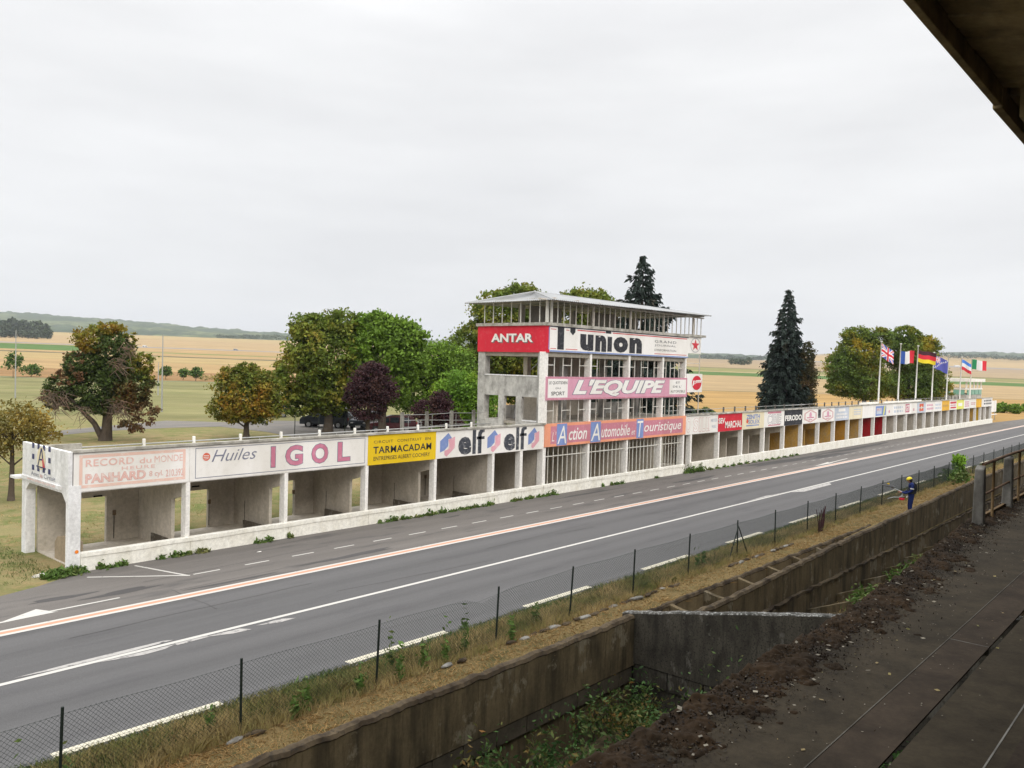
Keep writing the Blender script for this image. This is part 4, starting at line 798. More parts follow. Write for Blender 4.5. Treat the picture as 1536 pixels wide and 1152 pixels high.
for px, top, X_, Y_, lb in ((23, 9.6, 40.1, 128.9, "thin grey lamp mast on the lawn at the far left"), (243, 9.0, 44.2, 93.1, "thin grey lamp mast just right of the big dark tree"), (237, 5.4, 62, 132, "short thin grey pole far behind the big dark tree's right edge")):
    m = MB().tube([(X_, Y_, 0), (X_, Y_, top)], [.10, .05], 6); tag(m.build("lamp_mast", STEEL), lb, "mast")

# ================================================================== FENCE ALONG THE ROAD
FY = 12.87
FXS = [1.6, 4.65, 7.61, 10.65, 14.25, 17.12, 20.14, 23.35, 26.8]+[26.8+3.15*i for i in range(1, 27)]
fence = thing("wire_fence", "dark green chain-link fence on thin posts along the near road edge", "fence", (4.65, FY, 0))
pm = MB().tube([(4.65, FY, -.1), (4.66, FY, 1.33)], .024, 8).build("post", GPOST, fence); pm.location = (FXS[0]-4.65, 0, 0)
lean = [0, .02, -.02, .03, .05, .05, .0, .04, .0]
for i, x in enumerate(FXS[1:], 1):
    c = pm.copy(); COL.objects.link(c); c.parent = fence; c.location = (x-4.65, 0, 0); c.rotation_euler = (random.uniform(-.02, .02), (lean[i] if i < 9 else random.uniform(0, .06)), 0)
for dx in (-.75, .75): MB().tube([(26.8+dx, FY-.05, 0), (26.8, FY-.02, 1.12)], .02, 6).build("brace", GPOST, fence)
def ftop(x):
    b = np.interp(x, [0, 13.2, 13.8, 14.2, 14.8, 18, 30, 60, 130], [1.2, 1.22, 1.02, 1.10, 1.2, 1.24, 1.2, 1.15, 1.15]); return b-.03*abs(np.sin(x*math.pi/3.1+1))
cell = 0.078; pit_h = 1.2; seg = 6; x0s = np.arange(1.6-pit_h, 110, cell*1.0)
V = []
for sgn in (1, -1):
    xs = np.where(x0s < 45, x0s, np.nan); xs = x0s[(x0s < 55) | (np.arange(len(x0s)) % 2 == 0)]
    t = np.linspace(0, 1, seg+1)
    XX = xs[:, None]+(t*1.2 if sgn > 0 else (1-t)*1.2)[None, :]; XX = np.clip(XX, 1.6, 111); ZZ = .03+t[None, :]*ftop(XX); YY = FY+.03+.006*sgn+0*XX
    w = .0031+.00004*np.clip(XX-10, 0, 80)
    for k in range(seg):
        a = np.stack([XX[:, k], YY[:, k], ZZ[:, k]], -1); b = np.stack([XX[:, k+1], YY[:, k+1], ZZ[:, k+1]], -1); wa = np.stack([w[:, k], 0*w[:, k], 0*w[:, k]], -1); wy = np.stack([0*w[:, k], w[:, k], 0*w[:, k]], -1)
        V.append(np.stack([a-wa, b-wa, b+wa, a+wa], 1)); V.append(np.stack([a-wy, b-wy, b+wy, a+wy], 1))
V = np.concatenate(V).reshape(-1, 3)
wm = np_mesh("wire_mesh", V, len(V)//4, WIRE, fence); wm["kind"] = "stuff"
for z in (.05, .6, 1.19):
    MB().tube([(x, FY+.03, .03+z*ftop(x)/1.2) for x in np.arange(1.6, 111, .8)], .0028, 4).build("line_wire", WIRE, fence)

# ================================================================== TRENCH WALLS
def rough_top(x0, x1, y0f, y1f, zf, zb, name, mat, parent, step=.06, seed=0, top=TOPL):
    """a cast wall whose top edge is worn and uneven"""
    xs = np.arange(x0, x1+step*.5, step); n = len(xs); y0 = np.array([y0f(x) for x in xs]); y1 = np.array([y1f(x) for x in xs]); zt = np.array([zf(x) for x in xs])
    j = (fbm(xs*3.1+seed, xs*0+seed, 5)-.48)+.5*(fbm(xs*15+seed, xs*0+1, 3)-.44)*(vnoise(xs*.7, xs*0+3) > .3); k = (fbm(xs*6.3+seed+9, xs*0+seed, 5)-.48)*.8; ztop = zt+j*.085
    m = MB()
    prof = [(y0, zt*0+zb), (y0, ztop-.10), (y0-.015+k*.05, ztop-.07), (y0+.02+k*.05, ztop), ((y0+y1)/2, ztop+.02+k*.03), (y1-.03, ztop-.01), (y1, ztop-.06), (y1, zt*0+zb)]
    for (yy, zz) in prof: m.v += [(float(a), float(b), float(c)) for a, b, c in zip(xs, yy, zz)]
    P_ = len(prof); tops = []
    for q in range(P_-1):
        for i in range(n-1): m.f.append((q*n+i, q*n+i+1, (q+1)*n+i+1, (q+1)*n+i)); tops.append(1 if 1 <= q <= P_-3 else 0)
    for e_ in (0, n-1): m.f.append(tuple(q*n+e_ for q in range(P_))); tops.append(0)
    o = m.build(name, mat, parent); o.data.materials.append(top); o.data.polygons.foreach_set("material_index", tops); return o
wa = thing("retaining_wall", "tall stained concrete wall holding up the verge at the bottom centre", "wall", (11, 11.4, -2))
rough_top(-6, 17.75, lambda x: 11.25, lambda x: 11.48, lambda x: .25, -1.02, "upper_wall", TRENCH, wa)
x = 3.0
while x < 17.6:
    w = random.uniform(.78, 1.0); MB().box(x+.012, min(x+w, 17.7)-.012, 11.265, 11.48, -1.42, -1.045+random.uniform(-.01, .012)).build("block", BLOCKM, wa, .015); x += w
MB().box(-6, 17.86, 11.33, 11.49, -2.5, -1.43).build("lower_wall", TRENCH, wa); MB().box(-6, 17.84, 11.31, 11.48, -1.44, -1.03).build("joint_bed", paint("black_joint", (.02, .018, .015)), wa)
# cross wall rising towards the stand
cw = thing("cross_wall", "black lichen-covered concrete cross wall running from the trench wall to the terrace", "wall", (17.8, 8, -2))
n = 90; ys = np.linspace(11.62, 1.0, n); jt = (fbm(ys*4, ys*0+2, 5)-.48)*.05; zt = .30+(11.5-ys)*.208+jt
def cross(name, mat, xa, xb, zb, zt_, parent):
    m = MB()
    for (X__, zz) in ((xa, ys*0+zb), (xa, zt_-.03), (xa+.03, zt_), (xb-.03, zt_), (xb, zt_-.03), (xb, ys*0+zb)): m.v += [(X__, float(a), float(b)) for a, b in zip(ys, zz)]
    m.f = [(q*n+i, q*n+i+1, (q+1)*n+i+1, (q+1)*n+i) for q in range(5) for i in range(n-1)]+[tuple(q*n for q in range(6)), tuple(q*n+n-1 for q in range(6))]
    o = m.build(name, mat, parent); o.data.materials.append(plaster("white_lichen_crust", (.09, .085, .075), (.03, .03, .026), .8, 1, 14, (.42, .42, .40))) ; o.data.polygons.foreach_set("material_index", [1 if 1 <= i//(n-1) <= 3 and i < 5*(n-1) else 0 for i in range(len(o.data.polygons))]); return o
cross("upper_wall", LICHEN, 17.72, 17.98, -.95, zt, cw); y_ = 11.2
while y_ > 4: w = random.uniform(.8, 1.0); MB().box(17.74, 17.96, y_-w+.015, y_-.015, -1.42+(11.2-y_)*.0, -.975).build("block", LICHEN, cw, .015); y_ -= w
MB().box(17.80, 17.95, 1, 11.3, -2.5, -.96).build("lower_wall", LICHEN, cw)
# second stretch: edge wall, dividers and the near wall
def yB(x): return float(np.interp(x, [17.9, 30, 120], [9.9, 9.95, 9.95]))
def zB(x): return float(np.interp(x, [17.9, 20.9, 28, 33.6, 48.3, 70, 120], [.46, .47, .72, .83, 1.13, 1.3, 1.4]))
wb = thing("trench_wall", "long mossy concrete wall receding along the verge past the worker", "wall", (30, 10, -2))
rough_top(17.99, 116, yB, lambda x: yB(x)+.2, zB, -.30, "upper_wall", TRENCH, wb, .08, 5)
xs = np.arange(17.99, 116, .25); m = MB()
def band(ya, yb_, za, zb_, name, mat, jit=.0):
    m = MB()
    for x in xs:
        j = random.uniform(-jit, jit); m.v += [(x, yB(x)+ya+j, zb_), (x, yB(x)+ya+j, za+j), (x, yB(x)+yb_, za+j)]
    m.f = [(3*i+q, 3*i+3+q, 3*i+4+q, 3*i+1+q) for i in range(len(xs)-1) for q in (0, 1)]; return m.build(name, mat, wb)
band(-.12, .0, -.28, -.36, "debris_ledge", TOPL, .025); band(-.10, .0, -.36, -2.2, "lower_wall", TRENCH)
ew_ = rough_top(17.99, 36.5, lambda x: 11.42, lambda x: 11.56, lambda x: .13, -.9, "edge_wall", plaster("pale_stained_concrete", (.20, .155, .09), (.07, .055, .035), .7, .3, 12), wb, .08, 9, TOPL)
MB().quad((17.99, 9.9, -.42), (60, 9.9, -.1), (60, 11.45, -.1), (17.99, 11.45, -.42)).build("cell_floor", VERGE, wb)
for px, py in ((1004, 902), (1056, 878), (1106, 860), (1150, 842), (1188, 828), (1223, 815)):
    x = float(site(px, py, 0.1)[0]); x = x*11.42/float(site(px, py, 0.1)[1])
    m = MB(); a = yB(x)+.2; k = 8
    for i in range(k):
        p0, p1 = a+(11.42-a)*i/k, a+(11.42-a)*(i+1)/k; s0, s1 = .1-.10*math.sin(math.pi*i/k), .1-.10*math.sin(math.pi*(i+1)/k)
        m.hexa([(x, p0, -.4), (x+.16, p0, -.4), (x+.16, p1, -.4), (x, p1, -.4), (x, p0, s0), (x+.16, p0, s0), (x+.16, p1, s1), (x, p1, s1)])
    m.build("divider", TRENCH, wb)
for i in range(14):
    x = 20.4+2.55*i; m = MB(); yb_ = yB(x)-.11
    m.hexa([(x, 1, -2.2), (x+.2, 1, -2.2), (x+.2, yb_, -2.2), (x, yb_, -2.2), (x, 1, 2.75), (x+.2, 1, 2.75), (x+.2, yb_, -.90), (x, yb_, -.90)])
    m.build("stepped_rib", TRENCH, wb)
MB().quad((17.99, 1.0, 2.45), (60, 1.0, 2.45), (60, 10.0, -1.10), (17.99, 9.7, -1.10)).build("soil_slope", SOIL, wb)
bm_ = MB()
for x in np.arange(33, 118, 1.0):
    for a, b in ((x, x+1.0),):
        za, zc = zB(a)-.22-.5*max(0, min(1, (36-a)/3)), zB(b)-.22-.5*max(0, min(1, (36-b)/3))
        bm_.quad((a, 10.1, za), (b, 10.1, zc), (b, 11.56, .03), (a, 11.56, .03))
bm_.build("grassy_berm", VERGE, wb)

# ================================================================== GRANDSTAND
gs = thing("grandstand", "dark concrete grandstand terrace with moss along its edge and an overhanging roof", "grandstand", (10, 0, 3))
def yT(x): return float(np.interp(x, [-10, 10, 13, 17.4, 24, 60], [3.27, 3.30, 3.42, 3.72, 3.80, 4.2]))
xs = np.arange(-12, 60, .25)
def deck(ya, yb_, z0, z1, name, mat, jag=0):
    m = MB()
    for x in xs:
        e1 = yT(x) if ya is None else ya; e1 += (random.random()-.5)*jag
        m.v += [(x, e1, z0), (x, e1, z1), (x, yb_, z1)]
    m.f = [(3*i+q, 3*i+3+q, 3*i+4+q, 3*i+1+q) for i in range(len(xs)-1) for q in (0, 1)]
    return m.build(name, mat, gs)
deck(None, 2.182, 3.2, 3.80, "terrace_slab", TERR, .04); deck(2.17, 1.80, 3.2, 3.797, "terrace_slab", TERR2); MB().box(-12, 60, 2.172, 2.182, 3.70, 3.801).build("joint_line", plaster("pale_joint", (.13, .12, .10), (.05, .045, .035), .6, 1, 16), gs)
for x in (9.62, 24.0): MB().box(x, x+.010, 1.80, 2.17, 3.70, 3.7995).build("slab_joint", POSTC, gs)
deck(1.755, 0.9, 3.2, 3.79, "terrace_slab", plaster("mossy_tread", (.056, .044, .027), (.026, .020, .012), .8, 1, 14)); MB().box(-12, 60, 1.755, 1.8, 3.1, 3.62).build("gap_shade", paint("gap_shade_black", (.012, .011, .01)), gs)  # strip in the step gap is coloured near-black to stand for its shadow
MB().box(-12, 60, 1.24, 1.252, 3.70, 3.793).build("joint_line", POSTC, gs)
MB().box(-12, 60, .48, .899, 3.2, 4.38).build("step", TERR2, gs)
for i in range(8): MB().box(-12, 60, -.45-1.0*i-.55, .479-1.0*i-(.0 if i == 0 else .0)-(0.55 if i else 0)+(.0), 4.0, 5.0+.45*i).build("step", TERR2, gs) if i == 0 else MB().box(-12, 60, -1.0-1.0*i, -1.0*i-.001, 4.0, 5.0+.42*i).build("step", TERR2, gs)
MB().box(-12, 60, -9.4, -9.1, 0, 9.5).build("back_wall", G_CONC, gs)
# canopy: sloping ribbed slab, boarded underside
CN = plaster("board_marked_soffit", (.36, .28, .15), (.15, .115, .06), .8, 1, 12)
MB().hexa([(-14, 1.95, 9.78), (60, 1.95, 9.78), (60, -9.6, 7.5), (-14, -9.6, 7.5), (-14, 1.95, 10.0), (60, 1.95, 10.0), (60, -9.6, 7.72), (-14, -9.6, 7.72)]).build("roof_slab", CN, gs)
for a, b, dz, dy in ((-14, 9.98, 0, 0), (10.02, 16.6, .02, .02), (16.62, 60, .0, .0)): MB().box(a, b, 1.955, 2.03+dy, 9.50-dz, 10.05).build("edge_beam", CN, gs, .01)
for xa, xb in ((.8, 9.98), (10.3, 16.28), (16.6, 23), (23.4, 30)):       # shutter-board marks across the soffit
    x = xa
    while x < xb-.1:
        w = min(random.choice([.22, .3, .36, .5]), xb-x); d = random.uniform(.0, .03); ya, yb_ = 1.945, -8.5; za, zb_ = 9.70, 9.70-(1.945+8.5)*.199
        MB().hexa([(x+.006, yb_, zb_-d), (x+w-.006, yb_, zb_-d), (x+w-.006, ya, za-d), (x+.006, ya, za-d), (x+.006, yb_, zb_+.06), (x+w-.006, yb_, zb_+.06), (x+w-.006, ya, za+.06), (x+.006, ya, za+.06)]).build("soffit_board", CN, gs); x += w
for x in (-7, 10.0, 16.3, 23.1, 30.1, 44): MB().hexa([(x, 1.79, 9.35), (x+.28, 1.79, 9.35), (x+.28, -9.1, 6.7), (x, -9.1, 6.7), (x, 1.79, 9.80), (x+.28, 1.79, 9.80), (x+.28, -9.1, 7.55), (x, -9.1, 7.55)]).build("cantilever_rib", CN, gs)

# railing on the terrace
rl = thing("terrace_railing", "concrete posts with rusty pipe rails along the terrace edge at right", "railing", (17.4, 3.5, 3.8))
rp = []
for i in range(9):
    x = 17.44+2.78*i; y = 3.52+.03*i
    MB().hexa([(x-.11, y-.10, 3.7), (x+.11, y-.10, 3.7), (x+.11, y+.10, 3.7), (x-.11, y+.10, 3.7), (x-.10, y-.08, 4.86), (x+.06, y-.08, 4.93), (x+.06, y+.08, 4.93), (x-.10, y+.08, 4.86)]).build("post", POSTC, rl, .025)
    rp.append((x, y))
    MB().tube([(x+1.05, y-.02, 3.78), (x+1.05, y-.02, 4.93)], .026, 8).build("stanchion", RUSTL, rl, smooth=True)
for z, r_ in ((4.95, .03), (4.36, .022)): MB().tube([(x+(.06 if z > 4.5 else 0), y-.03, z+.01*math.sin(x)) for x, y in rp], r_, 8).build("rail_pipe", RUST, rl, smooth=True)
MB().box(17.5, 40, 3.56, 3.62, 3.86, 3.90).build("low_rail", RUSTL, rl); MB().box(16.9, 18.0, 3.9, 4.1, 4.8, 4.86)

# ================================================================== VEGETATION
def leaves(C, size, mat, name, parent, asp=1.7, up=.35):
    """one bent four-sided leaf cluster per centre in C"""
    n = len(C); a = rng.normal(size=(n, 3)); a /= np.linalg.norm(a, axis=1)[:, None]
    b = rng.normal(size=(n, 3)); b[:, 2] *= (1-up); b -= a*(a*b).sum(1)[:, None]; b /= np.linalg.norm(b, axis=1)[:, None]+1e-9
    s = size*rng.uniform(.6, 1.3, (n, 1)); a = a*s*asp*.5; b = b*s*.5; d = np.cross(a, b); d = d/(np.linalg.norm(d, axis=1)[:, None]+1e-9)*s*.18
    V = np.stack([C-a, C-b+d, C+a, C+b+d], 1).reshape(-1, 3); return np_mesh(name, V, n, mat, parent)
def blob_pts(lobes, n, thick=.35, clump=.10, cs=24):
    """points in leafy clumps spread near the outside of a set of ellipsoid lobes"""
    vol = np.array([l[3]*l[4]+l[4]*l[5]+l[3]*l[5] for l in lobes]); vol = vol/vol.sum(); out = []
    for l, w in zip(lobes, vol):
        m = max(4, int(n*w/cs)); d = rng.normal(size=(m, 3)); d /= np.linalg.norm(d, axis=1)[:, None]
        rr = 1-np.abs(rng.normal(0, thick*.55, (m, 1))); rr = np.clip(rr, .15, 1.05); rr += rng.normal(0, .05, (m, 1))
        R_ = np.array(l[3:6]); c = np.array(l[:3])+d*rr*R_
        cr_ = R_.mean()*clump*rng.uniform(.7, 2.0, (m, 1, 1))
        q = c[:, None, :]+rng.normal(size=(m, cs, 3))*cr_*np.array([1, 1, .6]); out.append(q.reshape(-1, 3))
    return np.concatenate(out)
def trunk(root, base, h, r, lean=(0, 0), limbs=(), name="trunk", mat=None):
    x, y, z = base; m = MB(); k = 7; pts = []; rs = []
    for i in range(k):
        t = i/(k-1); pts.append((x+lean[0]*t+.08*math.sin(3*t+x)*r*3*(i > 0), y+lean[1]*t, z-.15+t*(h+.15))); rs.append(r*(1.35-.35*min(1, t*5))*(1-.55*t))
    m.tube(pts, rs, 9); m.build(name, mat or BARK, root, smooth=True)
    for (t0, dx, dy, dz, rr) in limbs:
        p = Vector(pts[min(k-1, int(t0*(k-1)))]); q = p+Vector((dx, dy, dz)); mid = p.lerp(q, .5)+Vector((0, 0, -.12*dz+.1))
        MB().tube([p, mid, q], [r*rr, r*rr*.7, r*rr*.25], 6).build("limb", mat or BARK, root, smooth=True)
def rl_limbs(h, R, n=6):
    return [(random.uniform(.4, .95), math.cos(a)*R*.6, math.sin(a)*R*.6, h*random.uniform(.15, .4), random.uniform(.3, .5)) for a in [2*math.pi*i/n+random.random() for i in range(n)]]
def tree(name, label, px, v, lobes, n, leaf, mats, th, tr, base=None, group=None, cat="tree", extra=(), clump=.10, cs=24, lean=(0, 0), tname="crown"):
    """lobes: (right, deep, up, rr, rd, ru) in metres from the base, across and along the view"""
    b = base or away(px, v); b = (b[0], b[1], float(height(np.array([b[0]]), np.array([b[1]]))[0]))
    t = thing(name, label, cat, b, group); R3 = np.array([[RGT[0], RGT[1], 0], [FWD[0], FWD[1], 0], [0, 0, 1.0]])
    def conv(L): return L
    for (mt, ls, frac, nm) in [(mats, lobes, 1.0, tname)]+list(extra):
        P = blob_pts(ls, int(n*frac), clump=clump, cs=cs); P = P@R3+np.array(b); P[:, 2] = np.maximum(P[:, 2], b[2]+.15); leaves(P, leaf, LEAF[mt], nm, t)
    R = max(l[3] for l in lobes); trunk(t, b, th, tr, (lean[0]*RGT[0]+lean[1]*FWD[0], lean[0]*RGT[1]+lean[1]*FWD[1]), rl_limbs(th, R))
    return t, b, R3
# the big half-dead dark tree
t, b, R3 = tree("cypress_tree", "large dark conifer with rusty brown patches and bare twigs behind the pits at left", 158, 62,
    [(.5, 0, 6.7, 1.5, 1.5, 1.5), (-1.5, 0, 5.6, 1.6, 1.5, 1.3), (1.2, 0, 5.3, 1.6, 1.6, 1.2), (-3.3, 0, 3.9, 1.3, 1.3, 1.0), (-.3, 0, 4.3, 2.3, 2.0, 1.5), (2.3, 0, 4.1, 1.4, 1.4, 1.0), (1.5, 0, 3.0, 1.3, 1.3, .8), (-3.9, .2, 2.9, .9, .9, .6), (-2.4, .6, 2.8, 1.2, 1.2, .6), (0, 0, 2.7, 1.5, 1.4, .7)],
    25000, .14, "cypress", 5.6, .40, lean=(.2, 0), clump=.085,
    extra=[("autumn", [(-.9, 0, 7.6, 1.5, 1.4, 1.0), (.2, 0, 8.5, 1.2, 1.1, .5), (2.6, 0, 6.0, 1.0, 1, 1.0)], .20, "top_foliage"), ("autumn", [(1.9, -.3, 7.6, .55, .5, .7), (3.2, -.2, 5.0, .7, .6, .6)], .03, "top_foliage"),
           ("russet", [(3.1, -.2, 2.0, 1.0, 1.0, 1.2), (2.1, -.5, 1.5, .8, .8, .8)], .05, "russet_foliage"), ("russet", [(-2.2, -1.5, 4.9, 1.2, .5, .9), (-1.2, -1.8, 5.6, .6, .4, .6)], .02, "russet_foliage"), ("russet", [(-3.6, -1, 3.3, .8, .4, .5)], .015, "russet_foliage")])
m = MB()
for (cx, cz, s, k) in ((-2.5, 2.9, 1.6, 70), (1.8, 2.6, 1.4, 70), (1.8, 5.8, 1.1, 40), (2.4, 7.0, 1.0, 30), (-.6, 2.2, .9, 30), (-3.4, 3.4, 1.0, 30)):
    for i in range(k):
        p0 = np.array([cx+random.uniform(-s, s)*.4, -1.8+random.uniform(-.3, .4), cz+random.uniform(-s, s)*.5]); p1 = p0+np.array([random.uniform(-.9, .9), random.uniform(-.3, .3), random.uniform(-1.0, .3)])
        m.tube([tuple(p0@R3+np.array(b)), tuple(p1@R3+np.array(b))], [.025, .008], 4, False)
tw_ = m.build("bare_twigs", LEAF["twig"], t); tw_["kind"] = "stuff"
m = MB(); q = lambda r_, d, z: tuple(np.array([r_, d, z])@R3+np.array(b)); m.tube([q(-.1, 0, 0), q(-.7, -.2, 1.3), q(-1.9, -.4, 2.6), q(-2.9, -.4, 3.6)], [.26, .2, .14, .06], 7).build("limb", BARK, t, smooth=True)
tree("apple_tree", "small yellowing thin tree standing at the left edge of the photo", 18, 36, [(-.3, 0, 3.2, 1.5, 1.3, .9), (.5, 0, 3.6, 1.1, 1.1, .7), (-1.0, 0, 2.6, 1.1, 1.0, .7), (1.2, .1, 3.0, .8, .9, .6)], 4550, 0.091, "yellow", 3.2, .13, cs=14, clump=.16)
tree("chestnut_tree", "small round tree with rusty autumn leaves behind the mauve lettered board", 371, 66, [(0, 0, 3.6, 2.5, 2.2, 1.9), (-.7, 0, 4.8, 1.6, 1.5, 1.2), (.9, 0, 4.4, 1.8, 1.6, 1.3), (1.6, 0, 2.6, 1.3, 1.3, 1.1), (-1.6, 0, 2.4, 1.4, 1.3, 1.0), (.1, 0, 2.0, 1.8, 1.4, .8), (0, 0, 5.6, .9, .9, .6)], 19250, 0.152, "autumn", 3.0, .26, clump=.10)
tree("chestnut_tree", "tall olive and yellowing chestnut tree above the dark van", 492, 74, [(0, 0, 7.0, 3.5, 3.2, 3.0), (-1.4, 0, 9.3, 2.2, 2, 1.5), (1.2, 0, 9.6, 2.0, 2, 1.4), (-2.6, 0, 5.2, 2.2, 2.2, 2.4), (-2.6, 0, 2.9, 1.8, 1.8, 1.5), (.4, 0, 3.9, 2.6, 2.4, 1.6), (-.4, .4, 2.7, 2.6, 1.8, 1.2)], 35000, 0.198, "olive", 6, .42, clump=.085)
tree("chestnut_tree", "big bright green chestnut tree right of the olive one behind the purple tree", 575, 74, [(0, 0, 7.5, 3.2, 3, 2.6), (-.6, 0, 9.6, 2.4, 2, 1.4), (1.3, 0, 8.8, 2.4, 2, 1.5), (2.0, 0, 6.4, 1.8, 1.8, 1.8), (-.5, 0, 4.5, 3.0, 2.6, 2.0)], 35000, 0.213, "green", 6, .42, clump=.085)
tree("plum_tree", "purple-leaved plum tree in front of the green chestnut", 553, 64, [(0, 0, 4.8, 1.5, 1.4, 1.4), (-.8, 0, 4.0, 1.1, 1.1, 1.0), (.9, 0, 4.2, 1.4, 1.2, 1.0), (0, 0, 2.9, 1.3, 1.1, 1.1), (.3, 0, 5.8, 1.1, 1, .7)], 15750, 0.114, "purple", 3.2, .22, clump=.10)
tree("broad_tree", "dull green tree between the plum tree and the tower", 640, 82, [(-1.6, 0, 5.8, 2.4, 2.4, 2.2), (.9, 0, 6.4, 2.6, 2.4, 2.2), (2.8, 0, 6.0, 2.0, 2, 2.2), (-.4, 0, 3.8, 3.4, 2.6, 2.6), (2.6, 0, 3.6, 2.6, 2.2, 2.4)], 29750, 0.182, "green", 5.5, .35)
tree("leafy_shrub", "bright yellow-green leafy shrub beside the tower's left edge", 690, 66, [(0, 0, 4.3, 2.0, 1.5, 1.7), (-.9, 0, 3.0, 1.6, 1.4, 1.5), (1.2, 0, 3.3, 1.8, 1.4, 1.8), (.2, 0, 1.6, 2.4, 1.6, 1.3)], 21000, 0.137, "bright", 2.6, .2, cat="shrub", group=None)
tree("plum_tree", "small low purple plum bush left of the bright green shrub", 648, 61, [(0, 0, 2.9, 1.5, 1.0, 1.0), (.6, 0, 3.7, .8, .7, .8), (1.3, 0, 2.2, 1.0, .8, .6)], 8750, 0.106, "purple", 2.0, .14)
tree("chestnut_tree", "tallest green tree rising behind the tower's left side", 752, 88, [(-3.0, 0, 8.2, 3.0, 2.6, 2.8), (-.5, 0, 12.0, 2.9, 2.6, 2.6), (1.6, 0, 13.6, 2.3, 2.2, 1.7), (.3, 0, 8.0, 4.0, 3.2, 3.4), (3.2, 0, 9.4, 2.8, 2.6, 3), (-2.6, 0, 4.6, 3.2, 2.6, 2.8), (2.5, 0, 4.6, 3.4, 2.6, 2.6)], 45500, 0.228, "olive", 9, .5, clump=.085)
tree("broad_tree", "rounded green tree seen through the middle of the tower", 868, 92, [(-1.4, 0, 8.6, 3.6, 3, 3.4), (1.2, 0, 13.0, 2.8, 2.4, 2.2), (-.6, 0, 13.4, 2.2, 2, 1.7), (3.2, 0, 7.8, 3.0, 2.4, 3), (0, 0, 4.6, 4.5, 3, 3)], 38500, 0.228, "olive", 8, .45)
tree("broad_tree", "green tree seen through the right bays of the tower", 950, 98, [(0, 0, 6.6, 3.4, 2.8, 3), (2.4, 0, 5.2, 2.4, 2.2, 2.4), (-2.6, 0, 5.6, 2.4, 2.2, 2.6)], 21000, 0.213, "olive", 5, .35)

def spruce(name, label, px, v, H_, R_, leafm, n_lv=26, dens=1.0, skew=0):
    b = away(px, v); b = (b[0], b[1], 0.0); t = thing(name, label, "conifer", b, None)
    MB().tube([(b[0], b[1], -.2), (b[0], b[1], H_*.5), (b[0]+.1, b[1], H_*.97)], [.34, .2, .03], 8).build("trunk", BARK, t, smooth=True)
    C = []; A = []
    for i in range(n_lv):
        f = i/(n_lv-1); z = H_*(.07+.92*f); rad = R_*(1-f)**.78*random.uniform(.82, 1.12)+.12
        nb = max(4, int(13*(1-f)+5))
        for k in range(nb):
            az = 2*math.pi*(k+random.random()*.9)/nb; L = rad*random.uniform(.68, 1.12); m_ = int(max(6, 48*L/R_*dens)); s = rng.uniform(.12, 1, m_)**.8
            x = math.cos(az)*L*s; y = math.sin(az)*L*s; zz = z-.30*L*s+.16*L*s**3
            for o in range(3):
                C.append(np.stack([b[0]+x+rng.normal(0, .12, m_), b[1]+y+rng.normal(0, .12, m_), zz-o*.13*(.4+s)+rng.normal(0, .05, m_)], -1)); A.append(np.tile([math.cos(az), math.sin(az), -.45-.45*o], (m_, 1)))
    C = np.concatenate(C); A = np.concatenate(A)+rng.normal(0, .3, (len(C), 3)); A /= np.linalg.norm(A, axis=1)[:, None]
    B = np.cross(A, rng.normal(size=A.shape)); B /= np.linalg.norm(B, axis=1)[:, None]; s = rng.uniform(.6, 1.3, (len(C), 1)); A = A*.30*s; B = B*.10*s
    np_mesh("foliage", np.stack([C-A*.6, C-B, C+A, C+B], 1).reshape(-1, 3), len(C), LEAF[leafm], t); return t
spruce("spruce_tree", "tall dark spruce standing behind the right pits, left of the flagpoles", 1177, 100, 16.6, 4.0, "spruce", 30, 1.0)
spruce("spruce_tree", "dark ragged conifer top showing above the tower roof", 958, 76, 17.0, 6.6, "spruce", 30, 1.3)
tree("cypress_tree", "brownish column conifer touching the spruce's right side", 1208, 99, [(0, 0, 2.6, 1.1, 1.1, 2.2), (0, 0, 5.6, 1.15, 1.1, 2.6), (0, 0, 8.4, .8, .8, 1.8)], 12250, 0.137, "brown", 6, .2, cat="conifer")
tree("locust_tree", "broad left one of two feathery trees behind the flagpoles", 1296, 118, [(-.6, 0, 9.6, 3.6, 3, 2.6), (-1.4, 0, 12.0, 2.2, 2, 1.3), (1.6, 0, 11.6, 2.4, 2, 1.6), (-3.0, 0, 7.4, 2.8, 2.6, 2.2), (.2, 0, 5.4, 4.4, 3.2, 2.6), (-3.4, 0, 4.6, 2.2, 2, 1.4)], 38500, 0.198, "locust", 7, .4, clump=.075)
tree("locust_tree", "yellowing right one of two feathery trees behind the flagpoles", 1362, 120, [(0, 0, 9.4, 3.4, 3, 2.8), (-.6, 0, 12.4, 2.0, 1.8, 1.3), (1.9, 0, 10.8, 2.2, 2, 1.6), (3.0, 0, 7.0, 2.4, 2.2, 2.2), (.4, 0, 5.2, 4.0, 3, 2.4), (3.8, 0, 4.6, 2.4, 2, 1.6)], 38500, 0.198, "locust", 7, .4, clump=.075)
# young trees on the field edge
for px, v, h_, w_, lb in ((19, 205, 6.2, 1.8, "young green tree beside the left lamp mast on the field edge"), (46, 215, 3.0, 2.6, "low pale shrub right of the young tree at far left"), (248, 222, 3.4, 1.4, "young round field tree just right of the second lamp mast"), (274, 220, 3.0, 1.1, "smallest young field tree between two others behind the lawn"), (293, 214, 3.6, 1.4, "rightmost young field tree behind the lawn, left of the autumn tree")):
    tree("young_tree", lb, px, v, [(0, 0, h_*.62, w_, w_, h_*.34), (0, 0, h_*.8, w_*.6, w_*.6, h_*.22)], 500, .42, "young", h_*.5, .08, cs=10, clump=.2, tname="crown")
